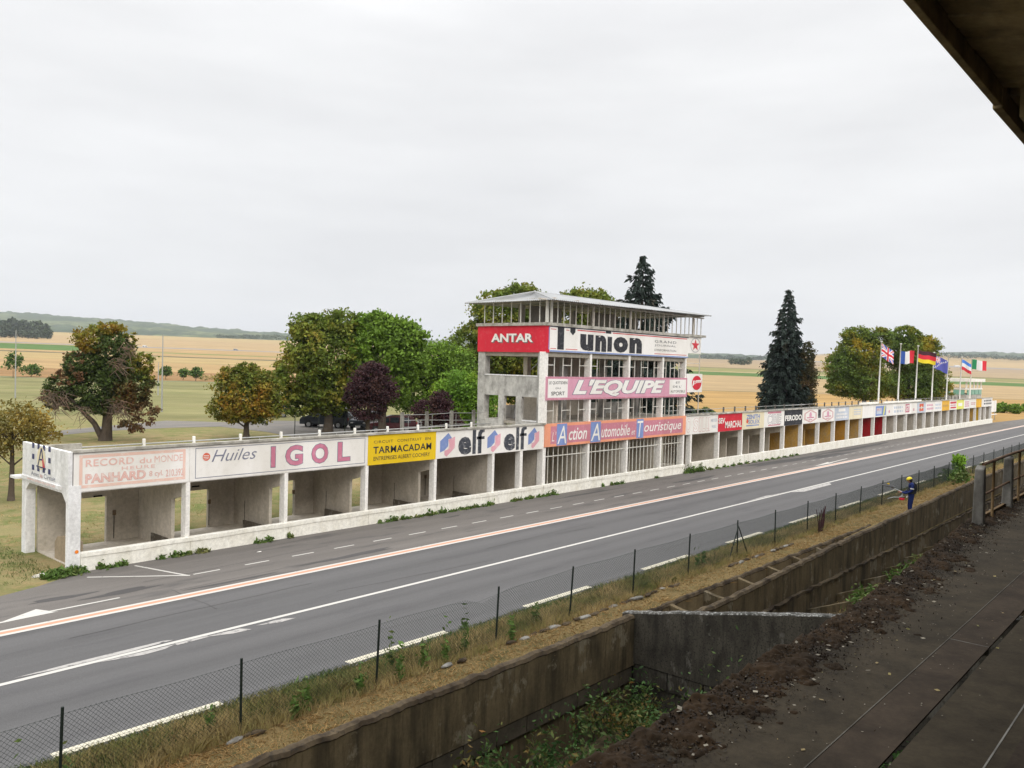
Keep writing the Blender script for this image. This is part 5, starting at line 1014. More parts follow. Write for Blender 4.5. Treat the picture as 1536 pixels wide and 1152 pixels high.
# far hedges, woods and hills
HA = np.array([[-200, 44], [0, 49], [60, 48], [200, 42], [330, 36], [450, 32], [700, 31], [1060, 27], [1150, 25], [1300, 27], [1390, 38], [1440, 42], [1536, 44], [1800, 40]])
az = np.linspace(-1.3, 1.3, 900); rows = np.linspace(0, 1, 26); P = []
for rr in rows:
    v = 2500+rr*2300; px = 768+az*F; oc = np.interp(px, HA[:, 0], HA[:, 1]); cap = np.interp(px, CAPS[:, 0], CAPS[:, 1])
    low = np.minimum(cap-4, 30); o = low+(oc-low)*np.clip(rr*1.4, 0, 1)**.8; u = az*v
    z = 6.6+o*v/F-.0107*u*np.clip(3000/v, 0, 1)-.0107*(az*v)*(1-np.clip(3000/v, 0, 1)); z += (fbm(u/90, v/90+0*u, 5)-.5)*26*(.5+rr)+(vnoise(u/22, v/60+0*u)-.5)*8
    if rr == rows[-1]: z = z*0-50
    P.append(np.stack([FWD[0]*v+RGT[0]*u, FWD[1]*v+RGT[1]*u, z], -1))
hm, n, l, bs = newmat("wooded_hillside", 1.0, .05)
f1 = pos_noise(n, l, .004, 6); f2_ = pos_noise(n, l, .03, 6, rough=.7)
c = ramp(n, l, f1, [(.40, (.055, .078, .040)), (.55, (.075, .098, .045)), (.60, (.15, .17, .075)), (.68, (.09, .11, .05))]); c = mix(n, l, 1., c, ramp(n, l, f2_, [(.35, (.6,)*3), (.6, (1.2,)*3)]), 'MULTIPLY'); l.new(c, bs.inputs["Base Color"])
struct(grid_mesh("hills", np.array(P), hm))
def wood(px0, px1, v, h_, n, name, label, leafm="wood", cat="wood", base=0.0, leaf=None, lumps=14):
    C = []
    for i in range(lumps):
        px = px0+(px1-px0)*(i+.5+random.uniform(-.3, .3))/lumps; p = away(px, v*random.uniform(.97, 1.03)); z = float(height(np.array([p[0]]), np.array([p[1]]))[0])
        hh = h_*random.uniform(.6, 1.1); ww = max((px1-px0)/lumps*v/F*.8, hh*.4)
        d = rng.normal(size=(n//lumps, 3)); d /= np.linalg.norm(d, axis=1)[:, None]; rr = rng.uniform(.5, 1.05, (n//lumps, 1)); d = d*rr*np.array([ww, ww, hh*.5])+np.array([p[0], p[1], z+hh*.5]); C.append(d)
    C = np.concatenate(C); o = leaves(C, leaf or h_*.14, LEAF[leafm], name, None, 1.3, 0); tag(o, label, cat) if cat else None; o["kind"] = "stuff" if lumps > 1 else "thing"; return o
wood(-30, 68, 1250, 24, 5000, "woodland", "dark wood on the rise at the far left", lumps=10)
wood(-20, 76, 1050, 13, 3000, "hedge", "low dark hedge below the far left wood", lumps=10)
wood(325, 460, 1900, 13, 2500, "tree_line", "row of small dark trees along the far left field", lumps=11)
wood(1090, 1126, 1050, 9, 1200, "bush_row", "four round bushes in the far field right of the tower", lumps=4)
wood(1050, 1150, 2500, 16, 3000, "woodland", "blue-green wood line on the horizon right of the tower", lumps=16)
wood(1380, 1600, 2300, 16, 4000, "woodland", "scattered trees along the horizon above the right fields", lumps=24)
wood(1490, 1640, 152, 2.4, 9000, "hedge", "dense green hedge beyond the pit end at right", "green", lumps=14, leaf=.28)
wood(1008, 1070, 121, 1.0, 2500, "scrub", "low green scrub on the orange field edge right of the tower", "weed", lumps=8, leaf=.16)
wood(300, 345, 222, 1.6, 500, "scrub", "dry brown scrub along the left lawn's far edge", "straw", lumps=5, leaf=.3)

# ------------------------------------------------------------------ grass, weeds and moss
def blades(n, xr, yr, h, w, mat, name, label, zf=lambda x, y: 0*x, lean=.45, dens=1.0, cat="grass", mask=None):
    x = xr[0]+(xr[1]-xr[0])*rng.random(n)**dens; y = rng.uniform(yr[0], yr[1], n)
    if mask is not None: k = mask(x, y); x = x[k]; y = y[k]
    n = len(x); z = zf(x, y); hh = h*rng.uniform(.35, 1.2, n)*(.5+fbm(x*.8, y*2, 3)); a = rng.uniform(0, 2*math.pi, n); dx, dy = np.cos(a)*w*.5, np.sin(a)*w*.5
    lx, ly = rng.normal(0, lean, n)*hh, rng.normal(0, lean, n)*hh; b = np.stack([x, y, z], -1); s = np.stack([dx, dy, 0*x], -1); L = np.stack([lx, ly, 0*x], -1)
    mid = b+L*.35+np.stack([0*x, 0*x, hh*.6], -1); top = b+L+np.stack([0*x, 0*x, hh], -1)
    V = np.stack([b-s, b+s, mid+s*.7, top, mid-s*.7], 1).reshape(-1, 3); o = np_mesh(name, V, n, mat, None, 5); return tag(o, label, cat, kind="stuff")
vz = lambda x, y: (fbm(x*.9, y*1.6)-.45)*.16*np.clip((14.06-y)/.5, 0, 1)-.01
blades(64000, (2, 110), (12.6, 13.7), .23, .012, LEAF["straw"], "dry_grass", "tall dry straw-coloured grass along the wire fence", vz, .4, 1.9)
blades(70000, (2, 110), (13.15, 14.12), .10, .014, LEAF["gblade"], "green_grass", "short green grass along the near edge of the road", vz, .6, 1.9)
blades(12000, (2, 90), (12.7, 13.6), .22, .016, LEAF["gblade"], "green_grass", "green tufts mixed into the dry grass by the fence", vz, .5, 1.9, mask=lambda x, y: fbm(x*.5+4, y*.9) > .52)
blades(60000, (2, 110), (11.45, 12.75), .07, .012, LEAF["cut"], "mown_straw", "mown brown straw lying beside the trench wall", vz, 1.6, 1.9)
blades(9000, (2, 110), (11.5, 12.7), .06, .012, LEAF["gblade"], "green_grass", "sparse green shoots in the mown strip", vz, .8, 1.7, mask=lambda x, y: fbm(x*.7+9, y) > .5)
blades(16000, (-14, 9.4), (24.3, 34), .10, .016, LEAF["gblade"], "green_grass", "patchy green grass left of the pits", lambda x, y: 0*x, .6, .5, mask=lambda x, y: (fbm(x*.4, y*.8) > .46) & (y > 24.3+.11*np.maximum(x, 0)))
blades(30000, (-10, 32), (29.8, 62), .09, .02, LEAF["straw"], "dry_grass", "dry tussocks on the lawn behind the pits", lambda x, y: 0*x, .8, 1, mask=lambda x, y: fbm(x*.25, y*.3) > .48)
# stone edging and lumps beside the mown strip
ed = []
for i in range(70):
    x = 7.3+i*.42+random.uniform(-.1, .1)
    if fbm(np.array([x*.3]), np.array([2.0]))[0] < .54: continue
    s = random.uniform(.08, .18); m = bmesh.new(); bmesh.ops.create_icosphere(m, subdivisions=2, radius=1)
    for vv in m.verts: k = 1+.25*(math.sin(vv.co.x*4+i)+math.cos(vv.co.y*5+i*2))*.5; vv.co = Vector((vv.co.x*s*1.5*k, vv.co.y*.07*k, vv.co.z*.05*k))
    me = bpy.data.meshes.new("edging_stone"); m.to_mesh(me); m.free(); me.materials.append(POSTC if i % 3 == 0 else TOPL); o = link("edging_stone", me); o.location = (x, 12.62-.004*i+random.uniform(-.03, .03), .03); o.rotation_euler.z = random.uniform(-.2, .2); ed.append(o)
er = thing("stone_edging", "broken line of pale stones between the mown strip and the tall grass", "edging", (7.3, 12.6, 0))
for o in ed: o.parent = er; o.location -= Vector((7.3, 12.6, 0))
def clumps(spots, mat, name, label, leaf, cat="weeds", n=60, flat=.6):
    C = []
    for (x, y, z, r_, h_) in spots: C.append(np.stack([rng.normal(x, r_*.5, n), rng.normal(y, r_*.4, n), z+np.abs(rng.normal(0, h_*.5, n))], -1))
    o = leaves(np.concatenate(C), leaf, LEAF[mat], name, None, 2.6, -.2); return tag(o, label, cat, kind="stuff")
sp = []
for i in range(150):
    x = 9.7+i*.30+random.uniform(-.15, .15)
    if fbm(np.array([x*.6]), np.array([7.0]))[0] > (.47 if x < 32 else .53): sp.append((x, 25.78, 0, random.uniform(.10, .22), random.uniform(.05, .20)))
clumps(sp, "weed", "weeds", "green weeds growing along the foot of the pit wall", .07, n=46)
clumps([(9.4+random.uniform(-.5, .5), 25.6+random.uniform(-.1, .3), 0, .25, .2) for i in range(9)], "weed", "weeds", "dense weeds at the corner post of the pits", .08, n=60)
sp = [(47.0+random.uniform(-1.2, 1.0), 25.72, 0, .35, .35) for i in range(9)]+[(49+i*1.1, 25.72, 0, .25, .10) for i in range(14)]
clumps(sp, "weed", "weeds", "weed clump at the gap between tower and right pits", .09, n=50)
clumps([(x, 12.9+random.uniform(-.3, .4), .02, .10, h_) for x, h_ in ((4.2, .5), (4.8, .4), (8.6, .45), (8.9, .5), (11.1, .75), (11.3, .85), (11.9, .6), (12.6, .55), (13.3, .9), (14.6, .5), (16, .4), (24.5, .5), (24.9, .45), (7.2, .4), (10.2, .5))], "weed", "weeds", "tall leafy weeds standing through the fence grass", .055, n=70)
wd = thing("bush", "bright lime-green weed bush climbing the fence near the right", "bush", (57.5, 12.9, 0))
leaves(np.stack([rng.normal(57.0, .8, 1600), rng.normal(12.9, .25, 1600), np.abs(rng.normal(.15, .28, 1600))], -1), .14, LEAF["weed"], "lower_leaves", wd)
hh = rng.uniform(.75, 1.45, 1500); leaves(np.stack([57.9+rng.normal(0, 1, 1500)*(.08+.45*(hh-.75)), 12.95+rng.normal(0, .12, 1500), hh+.08*rng.normal(0, 1, 1500)], -1), .12, m_leaf("lime_leaves", [(.20, .34, .02), (.14, .28, .02), (.10, .2, .02)], .8), "upper_leaves", wd)
dc = thing("dock_plant", "dark brown dried dock stalks beside a fence post", "plant", (33.8, 12.6, 0))
for i in range(9):
    a = random.uniform(-.4, .4); p = [(33.8+i*.06-.2, 12.6, 0), (33.8+i*.08-.2+a*.4, 12.6+.1*a, .45), (33.8+i*.09-.2+a, 12.6, .8+.25*random.random())]; MB().tube(p, [.012, .02, .012], 5).build("stalk", LEAF["purple"], dc)
# plants in the trench
sp = []
for i in range(150):
    x = random.uniform(7.5, 17.3); y = random.uniform(4.5, 10.6); sp.append((x, y, -2.45+.9*random.random()*(.4+fbm(np.array([x*.5]), np.array([y*.5]))[0]), .45, .9))
clumps(sp, "mint", "trench_plants", "dark green mint-like plants filling the trench by the cross wall", .052, "plants", n=260)
clumps([(random.uniform(13.5, 17.3), random.uniform(5.2, 8.5), -1.9, .3, 1.5) for i in range(40)], "mint", "trench_plants", "taller reddish seeding plants against the cross wall", .042, "plants", n=150)
sp = []
for i in range(130): x = random.uniform(18.4, 50); y = random.uniform(4.6, 8.8); sp.append((x, y, -1.12+(9.7-y)*.408, .35, .38))
clumps(sp, "weed", "trench_plants", "small green plants between the ribs below the terrace", .075, "plants", n=90)
blades(16000, (18, 44), (4.8, 9.4), .06, .012, LEAF["cut"], "dead_leaves", "brown litter on the slope below the terrace", lambda x, y: -1.09+(9.7-y)*.408, 1.5, 1)
# moss on the terrace edge
nx_, ny_ = 1300, 110; MX, MY = np.meshgrid(np.linspace(2.5, 24, nx_), np.linspace(0, 1.35, ny_))
ex_ = np.interp(MX, [-10, 10, 13, 17.4, 24, 60], [3.27, 3.30, 3.42, 3.72, 3.80, 4.2]); w_ = .42+.38*fbm(MX*.9, MX*0+3, 3)
den = np.clip(1-(MY/w_/1.25)**1.6, 0, 1)*np.clip((ex_*0+MY)/.03+.6, 0, 1)
cl_ = fbm(MX*7, MY*7, 5); big_ = fbm(MX*1.8+5, MY*2.4, 3)
hgt = np.clip(cl_*1.1+big_*.55+den*.75-1.10, 0, 1)*.11+np.clip(fbm(MX*26, MY*26, 3)-.4, 0, 1)*.04*(den > .25)*(cl_ > .42)
MZ = 3.793+hgt-.012*(hgt < .008)
o = grid_mesh("moss", np.stack([MX, ex_+.02-MY, MZ], -1), LEAF["moss"] if False else plaster("dry_brown_moss", (.040, .023, .010), (.014, .009, .0045), .8, 1, 40), gs); o["kind"] = "stuff"
def bits(n, xr, yr, zc, size, mat, name, parent, flat=.5):
    x = rng.uniform(*xr, n); yd = np.abs(rng.normal(0, yr, n)); e_ = np.interp(x, [-10, 10, 13, 17.4, 24, 60], [3.27, 3.30, 3.42, 3.72, 3.80, 4.2]); y = e_-.02-yd
    C = np.stack([x, y, zc+rng.uniform(0, .05, n)*np.exp(-yd*2)], -1); a = np.stack([rng.normal(size=n), rng.normal(size=n), rng.normal(size=n)*flat], -1); a /= np.linalg.norm(a, axis=1)[:, None]
    b = np.cross(a, [0, 0, 1])+.2*rng.normal(size=(n, 3)); b /= np.linalg.norm(b, axis=1)[:, None]; s = size*rng.uniform(.3, 1.5, (n, 1))
    V = np.stack([C-a*s, C-b*s*.7, C+a*s, C+b*s*.7], 1).reshape(-1, 3); o = np_mesh(name, V, n, mat, parent); o["kind"] = "stuff"; return o
bits(30000, (2.5, 26), .28, 3.81, .011, LEAF["moss"], "moss_crumbs", gs, .9); bits(260, (2.5, 26), .42, 3.83, .022, LEAF["flake"], "lichen_flakes", gs, .1); bits(900, (2.5, 26), 1.1, 3.804, .008, LEAF["flake"], "grit", gs, .05); bits(120, (2.5, 24), 1.2, 3.805, .02, LEAF["straw"], "fallen_leaves", gs, .05)

# ================================================================== VEHICLES
CARB = {k: paint("car_"+k, c, .3, .05, (.3, .3, .3), .3, .5) for k, c in dict(black=(.015, .017, .022), navy=(.02, .025, .035), red=(.05, .006, .01), white=(.7, .7, .7), grey=(.25, .26, .27)).items()}
gm, n, l, bs = newmat("car_glass", .05, .8); bs.inputs["Base Color"].default_value = (.02, .025, .03, 1); bs.inputs["Metallic"].default_value = .2; GL = gm
TYRE = paint("tyre_rubber", (.02, .02, .02), .9, .1); RIM = paint("wheel_rim", (.35, .35, .36), .35, .1, metal=.6)
LAMP = paint("lamp_glass", (.55, .55, .55), .1, 0); TAIL = paint("tail_lamp", (.35, .01, .01), .2, 0); PLATE = paint("number_plate", (.7, .7, .68), .5, 0)
def car(name, label, cat, loc, ang, prof, wid, belt, wins, wheels, mat, shield):
    """prof: silhouette (x, z) clockwise from the rear bottom; the front is at +x"""
    t = thing(name, label, cat, loc, None); t.rotation_euler.z = ang; ORG[t] = (0, 0, 0)
    W = wid/2; wz = lambda z: W-max(0, z-belt)*.20-max(0, .45-z)*.10
    k = len(prof); m = MB(); m.v = [(x, -wz(z), z) for x, z in prof]+[(x, wz(z), z) for x, z in prof]
    m.f = [tuple(range(k-1, -1, -1)), tuple(range(k, 2*k))]+[(i, (i+1) % k, (i+1) % k+k, i+k) for i in range(k)]
    bd = m.build("body", mat, t, .05)
    for w in wins:
        for s in (-1, 1): MB().poly([(x, s*(wz(z)+.006), z) for x, z in w][::s]).build("side_window", GL, t)
    (a, b) = shield[0]; MB().quad((a[0], -wz(a[1])+.10, a[1]), (a[0], wz(a[1])-.10, a[1]), (b[0], wz(b[1])-.08, b[1]), (b[0], -wz(b[1])+.08, b[1])).build("windscreen", GL, t)
    (a, b) = shield[1]; MB().quad((a[0], -wz(a[1])+.12, a[1]), (a[0], wz(a[1])-.12, a[1]), (b[0], wz(b[1])-.10, b[1]), (b[0], -wz(b[1])+.10, b[1])).build("rear_window", GL, t)
    for x in wheels:
        for s in (-1, 1):
            wo = MB().tube([(x, s*(W-.20), .32), (x, s*(W+.01), .32)], .32, 20).build("wheel", TYRE, t, .02); MB().tube([(x, s*(W-.05), .32), (x, s*(W+.025), .32)], .20, 14).build("rim", RIM, wo)
            MB().tube([(x, s*(W-.25), .34), (x, s*(W-.004), .34)], .39, 20).build("wheel_arch", BLACK, t)
    xf = max(p[0] for p in prof); xr = min(p[0] for p in prof)
    for s in (-1, 1):
        MB().box(xf-.22, xf-.02+.03, s*(W-.30)-.14, s*(W-.30)+.14, .62, .76).build("headlight", LAMP, t, .03); MB().box(xr-.02, xr+.1, s*(W-.20)-.09, s*(W-.20)+.09, .78, 1.05).build("tail_light", TAIL, t, .02)
        MB().box(shield[0][0][0]-.35, shield[0][0][0]-.22, s*(W+.12)-.10, s*(W+.12)+.10, belt+.02, belt+.18).build("mirror", mat, t, .03)
    MB().box(xf-.01, xf+.015, -.26, .26, .36, .47).build("number_plate", PLATE, t); MB().box(xr-.02, xr+.0, -.26, .26, .55, .66).build("number_plate", PLATE, t); return t
ANG = math.atan2(RGT[1], RGT[0])
vanp = [(-2.35, .35), (-2.38, 1.0), (-2.28, 1.86), (-2.05, 1.93), (.55, 1.93), (.85, 1.85), (1.62, 1.16), (2.28, .98), (2.42, .72), (2.42, .32)]
vw = [[(-2.0, 1.15), (-2.0, 1.72), (-1.0, 1.75), (-1.0, 1.15)], [(-.9, 1.15), (-.9, 1.75), (.1, 1.75), (.1, 1.15)], [(.2, 1.15), (.2, 1.75), (.72, 1.72), (1.3, 1.2), (1.3, 1.15)]]
p = site(490, 641); car("parked_van", "dark van with pale windscreen facing left under the olive chestnut tree", "van", (p[0], p[1], 0), ANG+math.pi-.12, vanp, 1.85, 1.1, vw, (-1.45, 1.5), CARB["navy"], (((1.60, 1.19), (.88, 1.85)), ((-2.395, 1.15), (-2.30, 1.75))))
suvp = [(-2.2, .35), (-2.25, .95), (-1.95, 1.55), (-1.6, 1.68), (.2, 1.66), (.55, 1.55), (1.15, 1.08), (2.0, .95), (2.2, .7), (2.2, .35)]
sw = [[(-1.75, 1.08), (-1.55, 1.5), (-.75, 1.54), (-.75, 1.06)], [(-.66, 1.06), (-.66, 1.54), (.15, 1.52), (.15, 1.05)], [(.24, 1.05), (.24, 1.5), (.45, 1.46), (.9, 1.06)]]
sh = (((1.13, 1.10), (.56, 1.54)), ((-2.23, 1.02), (-1.99, 1.48)))
p = site(404, 625.5); car("parked_car", "black estate car half hidden behind the rust-leaved tree", "car", (p[0], p[1], 0), ANG+math.pi+.45, suvp, 1.82, 1.05, sw, (-1.35, 1.4), CARB["black"], sh)
p = site(548, 643); car("parked_car", "black car seen head-on between the chestnut and plum trunks", "car", (p[0], p[1], 0), ANG-math.pi/2-.15, suvp, 1.82, 1.05, sw, (-1.35, 1.4), CARB["navy"], sh)
p = site(588, 650); car("parked_car", "dark red car low under the trees left of the tall cabled posts", "car", (p[0], p[1], 0), ANG+math.pi+.1, suvp, 1.8, 1.05, sw, (-1.35, 1.4), CARB["red"], sh)
for px, v, c, nm, cat, lb in ((216, 850, "white", "far_car", "car", "tiny white car on the far left highway"), (352, 850, "grey", "far_car", "car", "tiny grey car further right on the far left highway"), (1434, 1440, "white", "far_lorry", "lorry", "tiny white lorry on the distant road above the right fields"), (1452, 1440, "navy", "far_car", "car", "tiny dark car behind the distant white lorry")):
    q = away(px, v); z = float(height(np.array([q[0]]), np.array([q[1]]))[0]); s = 1.6 if "lorry" in nm else 1.0
    car(nm, lb, cat, (q[0], q[1], z), ANG+.1, [(x*s*(1.6 if s > 1 else 1), zz*s) for x, zz in (vanp if s > 1 else suvp)], 2.0*s, 1.1*s, [], (-1.4, 1.4), CARB[c], (((1.1*s, 1.1*s), (.9*s, 1.5*s)), ((-2.2*s, 1*s), (-2.1*s, 1.4*s))))
# dark green fence behind the pits, in front of the parked van
gf = thing("rear_fence", "thin dark green posts and wire between the pits and the parked van", "fence", (42, 62, 0))
for px, py in ((442, 655), (478, 658), (517, 661), (560, 664)):
    p = site(px, py); MB().tube([(p[0], p[1], 0), (p[0], p[1], 1.9)], .035, 6).build("post", GPOST, gf)
a, b = site(442, 655), site(560, 664)
for z in (.1, .5, .9, 1.3, 1.8): MB().tube([(a[0], a[1], z), (b[0], b[1], z)], .006, 4).build("line_wire", WIRE, gf)

# ================================================================== THE WORKER
def person():
    B0 = Vector((38.6, 10.45, 0.34)); fw = Vector((-RGT[0]*.95+FWD[0]*.28, -RGT[1]*.95+FWD[1]*.28, 0)).normalized(); sd_ = Vector((-fw.y, fw.x, 0))   # sd_: his left
    W = lambda f, s, z: B0+fw*f+sd_*s+Vector((0, 0, z))
    t = thing("person", "worker in blue overalls and yellow helmet holding a brush cutter by the fence", "person", tuple(B0))
    def skin(name, pts, edges, mat, sub=2):
        me = bpy.data.meshes.new(name); me.from_pydata([tuple(W(*p[:3])-B0) for p in pts], [], edges); ob = link(name, me, t); me.materials.append(mat)
        sk = ob.modifiers.new("skin", 'SKIN'); sk.use_smooth_shade = True
        for i, p in enumerate(pts): me.skin_vertices[0].data[i].radius = (p[3], p[4] if len(p) > 4 else p[3])
        me.skin_vertices[0].data[0].use_root = True; ss = ob.modifiers.new("sub", 'SUBSURF'); ss.levels = ss.render_levels = sub; return ob
    OV = paint("blue_overall", (.010, .022, .115), .9, .3, (.02, .035, .15)); SK = paint("skin", (.42, .22, .15), .6, 0)
    # one continuous clothed body: pelvis, spine, neck, arms, legs
    P = [(0, 0, .98, .17, .13), (0.0, 0, 1.14, .16, .125), (-.02, 0, 1.32, .18, .13), (-.01, 0, 1.45, .14, .10), (.04, 0, 1.53, .058),
         (0, .19, 1.44, .075), (.02, .25, 1.18, .058), (.25, .20, 1.06, .045), (.40, .12, 1.08, .036),
         (0, -.19, 1.44, .075), (.03, -.25, 1.17, .058), (.26, -.16, 1.04, .045), (.42, -.10, 1.10, .036),
         (0, .10, .88, .105), (.03, .11, .50, .072), (-.02, .12, .11, .052), (.06, .12, .04, .05), (.17, .13, .03, .042),
         (0, -.10, .88, .105), (.05, -.11, .50, .072), (.02, -.13, .11, .052), (.10, -.13, .04, .05), (.21, -.14, .03, .042)]
    Ed = [(0, 1), (1, 2), (2, 3), (3, 4), (3, 5), (5, 6), (6, 7), (7, 8), (3, 9), (9, 10), (10, 11), (11, 12), (0, 13), (13, 14), (14, 15), (15, 16), (16, 17), (0, 18), (18, 19), (19, 20), (20, 21), (21, 22)]
    skin("body", P, Ed, OV)
    # hands: palm, four fingers, thumb
    for s, (hx, hs, hz) in ((1, (.42, .11, 1.08)), (-1, (.44, -.09, 1.10))):
        pts = [(hx-.03, hs, hz, .030), (hx+.03, hs, hz, .036, .022)]; ed = [(0, 1)]
        for k in range(4):
            o = (k-1.5)*.019; L = (.034, .040, .038, .030)[k]; i = len(pts); pts += [(hx+.062, hs, hz+o, .010), (hx+.066+L*.6, hs-s*.018, hz+o, .009), (hx+.06+L*.5, hs-s*.045, hz+o, .008)]; ed += [(1, i), (i, i+1), (i+1, i+2)]
        i = len(pts); pts += [(hx+.01, hs-s*.022, hz+.032, .012), (hx+.045, hs-s*.042, hz+.036, .010)]; ed += [(1, i), (i, i+1)]
        skin("hand", pts, ed, SK, 1)
    # head with face
    bm = bmesh.new(); bmesh.ops.create_uvsphere(bm, u_segments=20, v_segments=14, radius=1)
    for v in bm.verts:
        x, y, z = v.co; jaw = max(0, -z); f = x*.098*(1-.12*jaw); 
        if x > .8 and -.3 < z < .15: f += .022*(1-abs(y)*3 if abs(y) < .33 else 0)
        if x > .6 and z < -.75: f += .008
        v.co = Vector((f, y*.076*(1-.25*jaw), z*.118))
    tl = Matrix.Rotation(.42, 4, 'Y'); Rm = Matrix((fw, sd_, Vector((0, 0, 1)))).transposed().to_4x4()
    HC = W(.085, 0, 1.62)-B0; M4 = Matrix.Translation(HC) @ Rm @ tl
    def head_part(name, bm, mat):
        me = bpy.data.meshes.new(name); bm.transform(M4); bm.to_mesh(me); bm.free(); me.materials.append(mat); me.polygons.foreach_set("use_smooth", [True]*len(me.polygons)); return link(name, me, t)
    hd = head_part("head", bm, SK)
    for s in (-1, 1):
        b2 = bmesh.new(); bmesh.ops.create_uvsphere(b2, u_segments=8, v_segments=6, radius=.011, matrix=Matrix.Translation((.086, s*.030, .012))); o = head_part("eye", b2, BLACK); 
        b2 = bmesh.new(); bmesh.ops.create_uvsphere(b2, u_segments=10, v_segments=8, radius=1, matrix=Matrix.Translation((-.005, s*.078, 0)) @ Matrix.Diagonal((.035, .03, .045, 1))); head_part("ear_muff", b2, BLACK)
    b2 = bmesh.new(); bmesh.ops.create_uvsphere(b2, u_segments=20, v_segments=12, radius=1)
    bmesh.ops.delete(b2, geom=[v for v in b2.verts if v.co.z < -.02], context='VERTS'); b2.transform(Matrix.Translation((-.005, 0, .045)) @ Matrix.Diagonal((.125, .10, .105, 1))); head_part("helmet", b2, paint("yellow_helmet", (.80, .66, .03), .4, 0))
    b2 = bmesh.new(); bmesh.ops.create_grid(b2, x_segments=6, y_segments=6, size=1)
    for v in b2.verts: v.co = Vector((.13+.10*(v.co.x+1)*.5, v.co.y*.10, .09-.02*(v.co.x+1)+(-v.co.y**2*.02)))
    head_part("raised_visor", b2, BLACK)
    b2 = bmesh.new(); bmesh.ops.create_uvsphere(b2, u_segments=14, v_segments=10, radius=1, matrix=Matrix.Translation((-.03, 0, -.01)) @ Matrix.Diagonal((.085, .079, .095, 1))); head_part("hair", b2, paint("dark_hair", (.02, .015, .012), .8, 0))
    MB().tube([tuple(W(-.035, 0, 1.08)), tuple(W(-.05, 0, 1.25)), tuple(W(-.045, 0, 1.42)), tuple(W(-.02, 0, 1.50))], [.165, .185, .18, .11], 14).build("dark_vest", paint("dark_vest", (.012, .013, .016), .9, .2, (.03, .03, .035)), t, smooth=True)
    # harness and sleeve band
    bl = lambda p0, p1, r_, nm, mat: MB().tube([tuple(W(*p0)), tuple(W(*p1))], r_, 8).build(nm, mat, t, smooth=True)
    for s in (-.12, .12): bl((.02, s, 1.50), (.15, s*.8, 1.15), .022, "harness_strap", BLACK); bl((-.04, s, 1.50), (-.16, s*.8, 1.15), .022, "harness_strap", BLACK)
    MB().tube([tuple(W(math.cos(a)*.17, math.sin(a)*.185, 1.06)) for a in np.linspace(0, 2*math.pi, 18)], .022, 6).build("belt", BLACK, t)
    MB().tube([tuple(W(.012, .245, 1.30)), tuple(W(.018, .252, 1.25))], .077, 12).build("reflective_band", paint("silver_band", (.6, .6, .62), .4, 0), t); MB().tube([tuple(W(.01, -.245, 1.30)), tuple(W(.018, -.252, 1.25))], .077, 12).build("reflective_band", SIGNW, t)
    bl((.16, .12, .95), (.20, .12, .86), .028, "white_pouch", SIGNW)
    # brush cutter held across the body
    bc = thing("brush_cutter", "red and white petrol brush cutter in the worker's hands, its head raised", "brush cutter", tuple(W(.5, 0, 1.0)))
    T = lambda pts, r_, nm, mat, n=8: MB().tube([tuple(W(*p)) for p in pts], r_, n).build(nm, mat, bc, smooth=True)
    T([(.38, .10, 1.10), (.55, .02, 1.16), (.95, -.12, 1.32)], .017, "shaft", STEEL); T([(.35, -.1, .98), (.42, -.09, 1.12), (.50, -.08, 1.15)], .014, "handle", BLACK); T([(.35, .12, .98), (.42, .11, 1.10)], .016, "handle", BLACK)
    c = W(.92, -.1, 1.31); bm = MB(); bm.v = [tuple(c+fw*math.cos(a)*r_*1.0+sd_*math.sin(a)*r_+Vector((0, 0, z+.10*math.cos(a)*r_))) for z, r_ in ((-.02, .27), (.0, .28), (.05, .16), (.07, .05)) for a in np.linspace(0, 2*math.pi, 20, endpoint=False)]
    bm.f = [(q*20+i, q*20+(i+1) % 20, (q+1)*20+(i+1) % 20, (q+1)*20+i) for q in range(3) for i in range(20)]+[tuple(range(20))[::-1], tuple(range(60, 80))]; bm.build("cutter_guard", BLACK, bc); T([(.92, -.10, 1.37), (.93, -.10, 1.42)], .05, "line_head", YEL)
    e = W(.40, .20, .83); MB().box(e.x-.10, e.x+.10, e.y-.10, e.y+.10, e.z-.08, e.z+.03).build("engine", RED, bc, .03); MB().box(e.x-.10, e.x+.10, e.y-.09, e.y+.09, e.z+.032, e.z+.10).build("engine_cover", POSTC, bc, .03)
    T([(.40, .16, .90), (.38, .12, 1.10)], .02, "shaft", STEEL); T([(.42, .22, .88), (.75, .30, .87), (1.0, .35, .80)], .016, "lance", STEEL)
person()
# scraps of litter
for i, (px, py, s, lb) in enumerate(((68, 864, .30, "crumpled white litter on the grass by the corner post"), (389, 829, .08, "small white scrap at the weeds under the second board"), (1262, 690, .0, ""))):
    if not s: continue
    p = site(px, py); bm = bmesh.new(); bmesh.ops.create_icosphere(bm, subdivisions=2, radius=1)
    for v in bm.verts: k = 1+.3*math.sin(v.co.x*6+v.co.y*5); v.co = Vector((v.co.x*s*k, v.co.y*s*.5*k, max(-.2, v.co.z)*s*.25*k))
    me = bpy.data.meshes.new("litter"); bm.to_mesh(me); bm.free(); me.materials.append(SIGNW); o = link("litter", me); o.location = (p[0], p[1], .03); tag(o, lb, "litter")

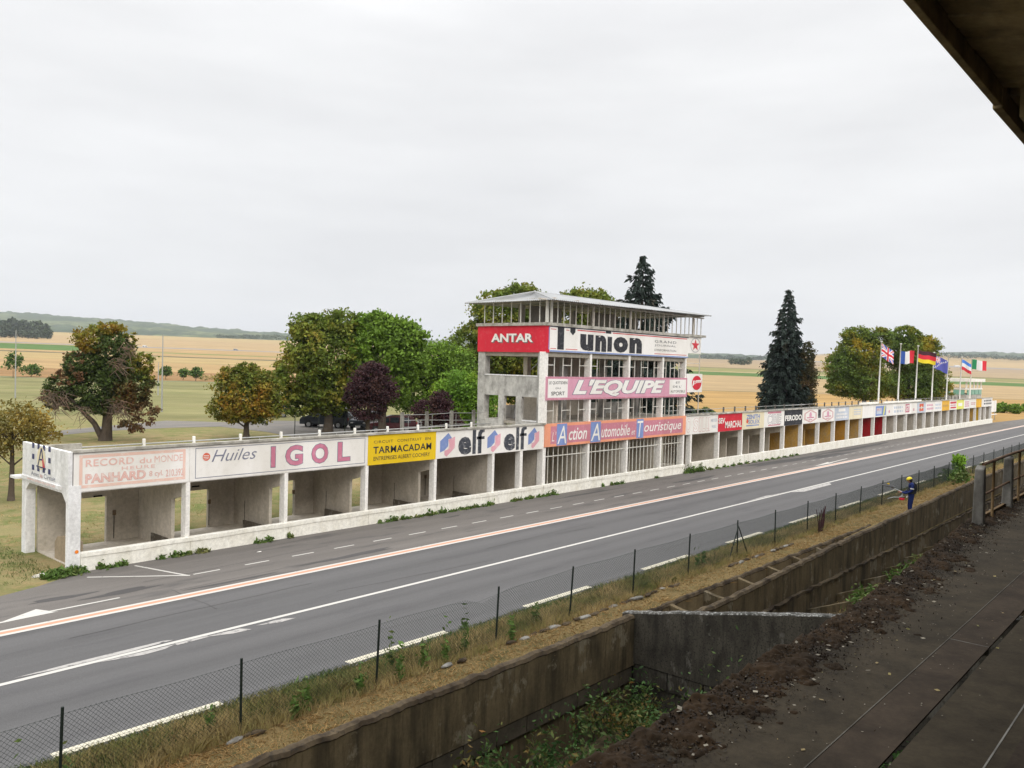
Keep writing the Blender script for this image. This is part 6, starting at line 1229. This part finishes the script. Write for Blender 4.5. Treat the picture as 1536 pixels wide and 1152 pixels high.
# ================================================================== AIR
me = bpy.data.meshes.new("haze"); b_ = MB().box(-3400, 6400, -2400, 6400, -120, 330); me.from_pydata(b_.v, [], b_.f); hz = link("haze", me); hz["kind"] = "stuff"
hmz = bpy.data.materials.new("thin_haze"); hmz.use_nodes = True; nn, ll = hmz.node_tree.nodes, hmz.node_tree.links; nn.clear()
o_ = nn.new("ShaderNodeOutputMaterial"); pv = nn.new("ShaderNodeVolumePrincipled"); pv.inputs["Color"].default_value = (.86, .91, 1, 1); pv.inputs["Density"].default_value = 0.0001; pv.inputs["Anisotropy"].default_value = 0.2
ll.new(pv.outputs[0], o_.inputs["Volume"]); me.materials.append(hmz)
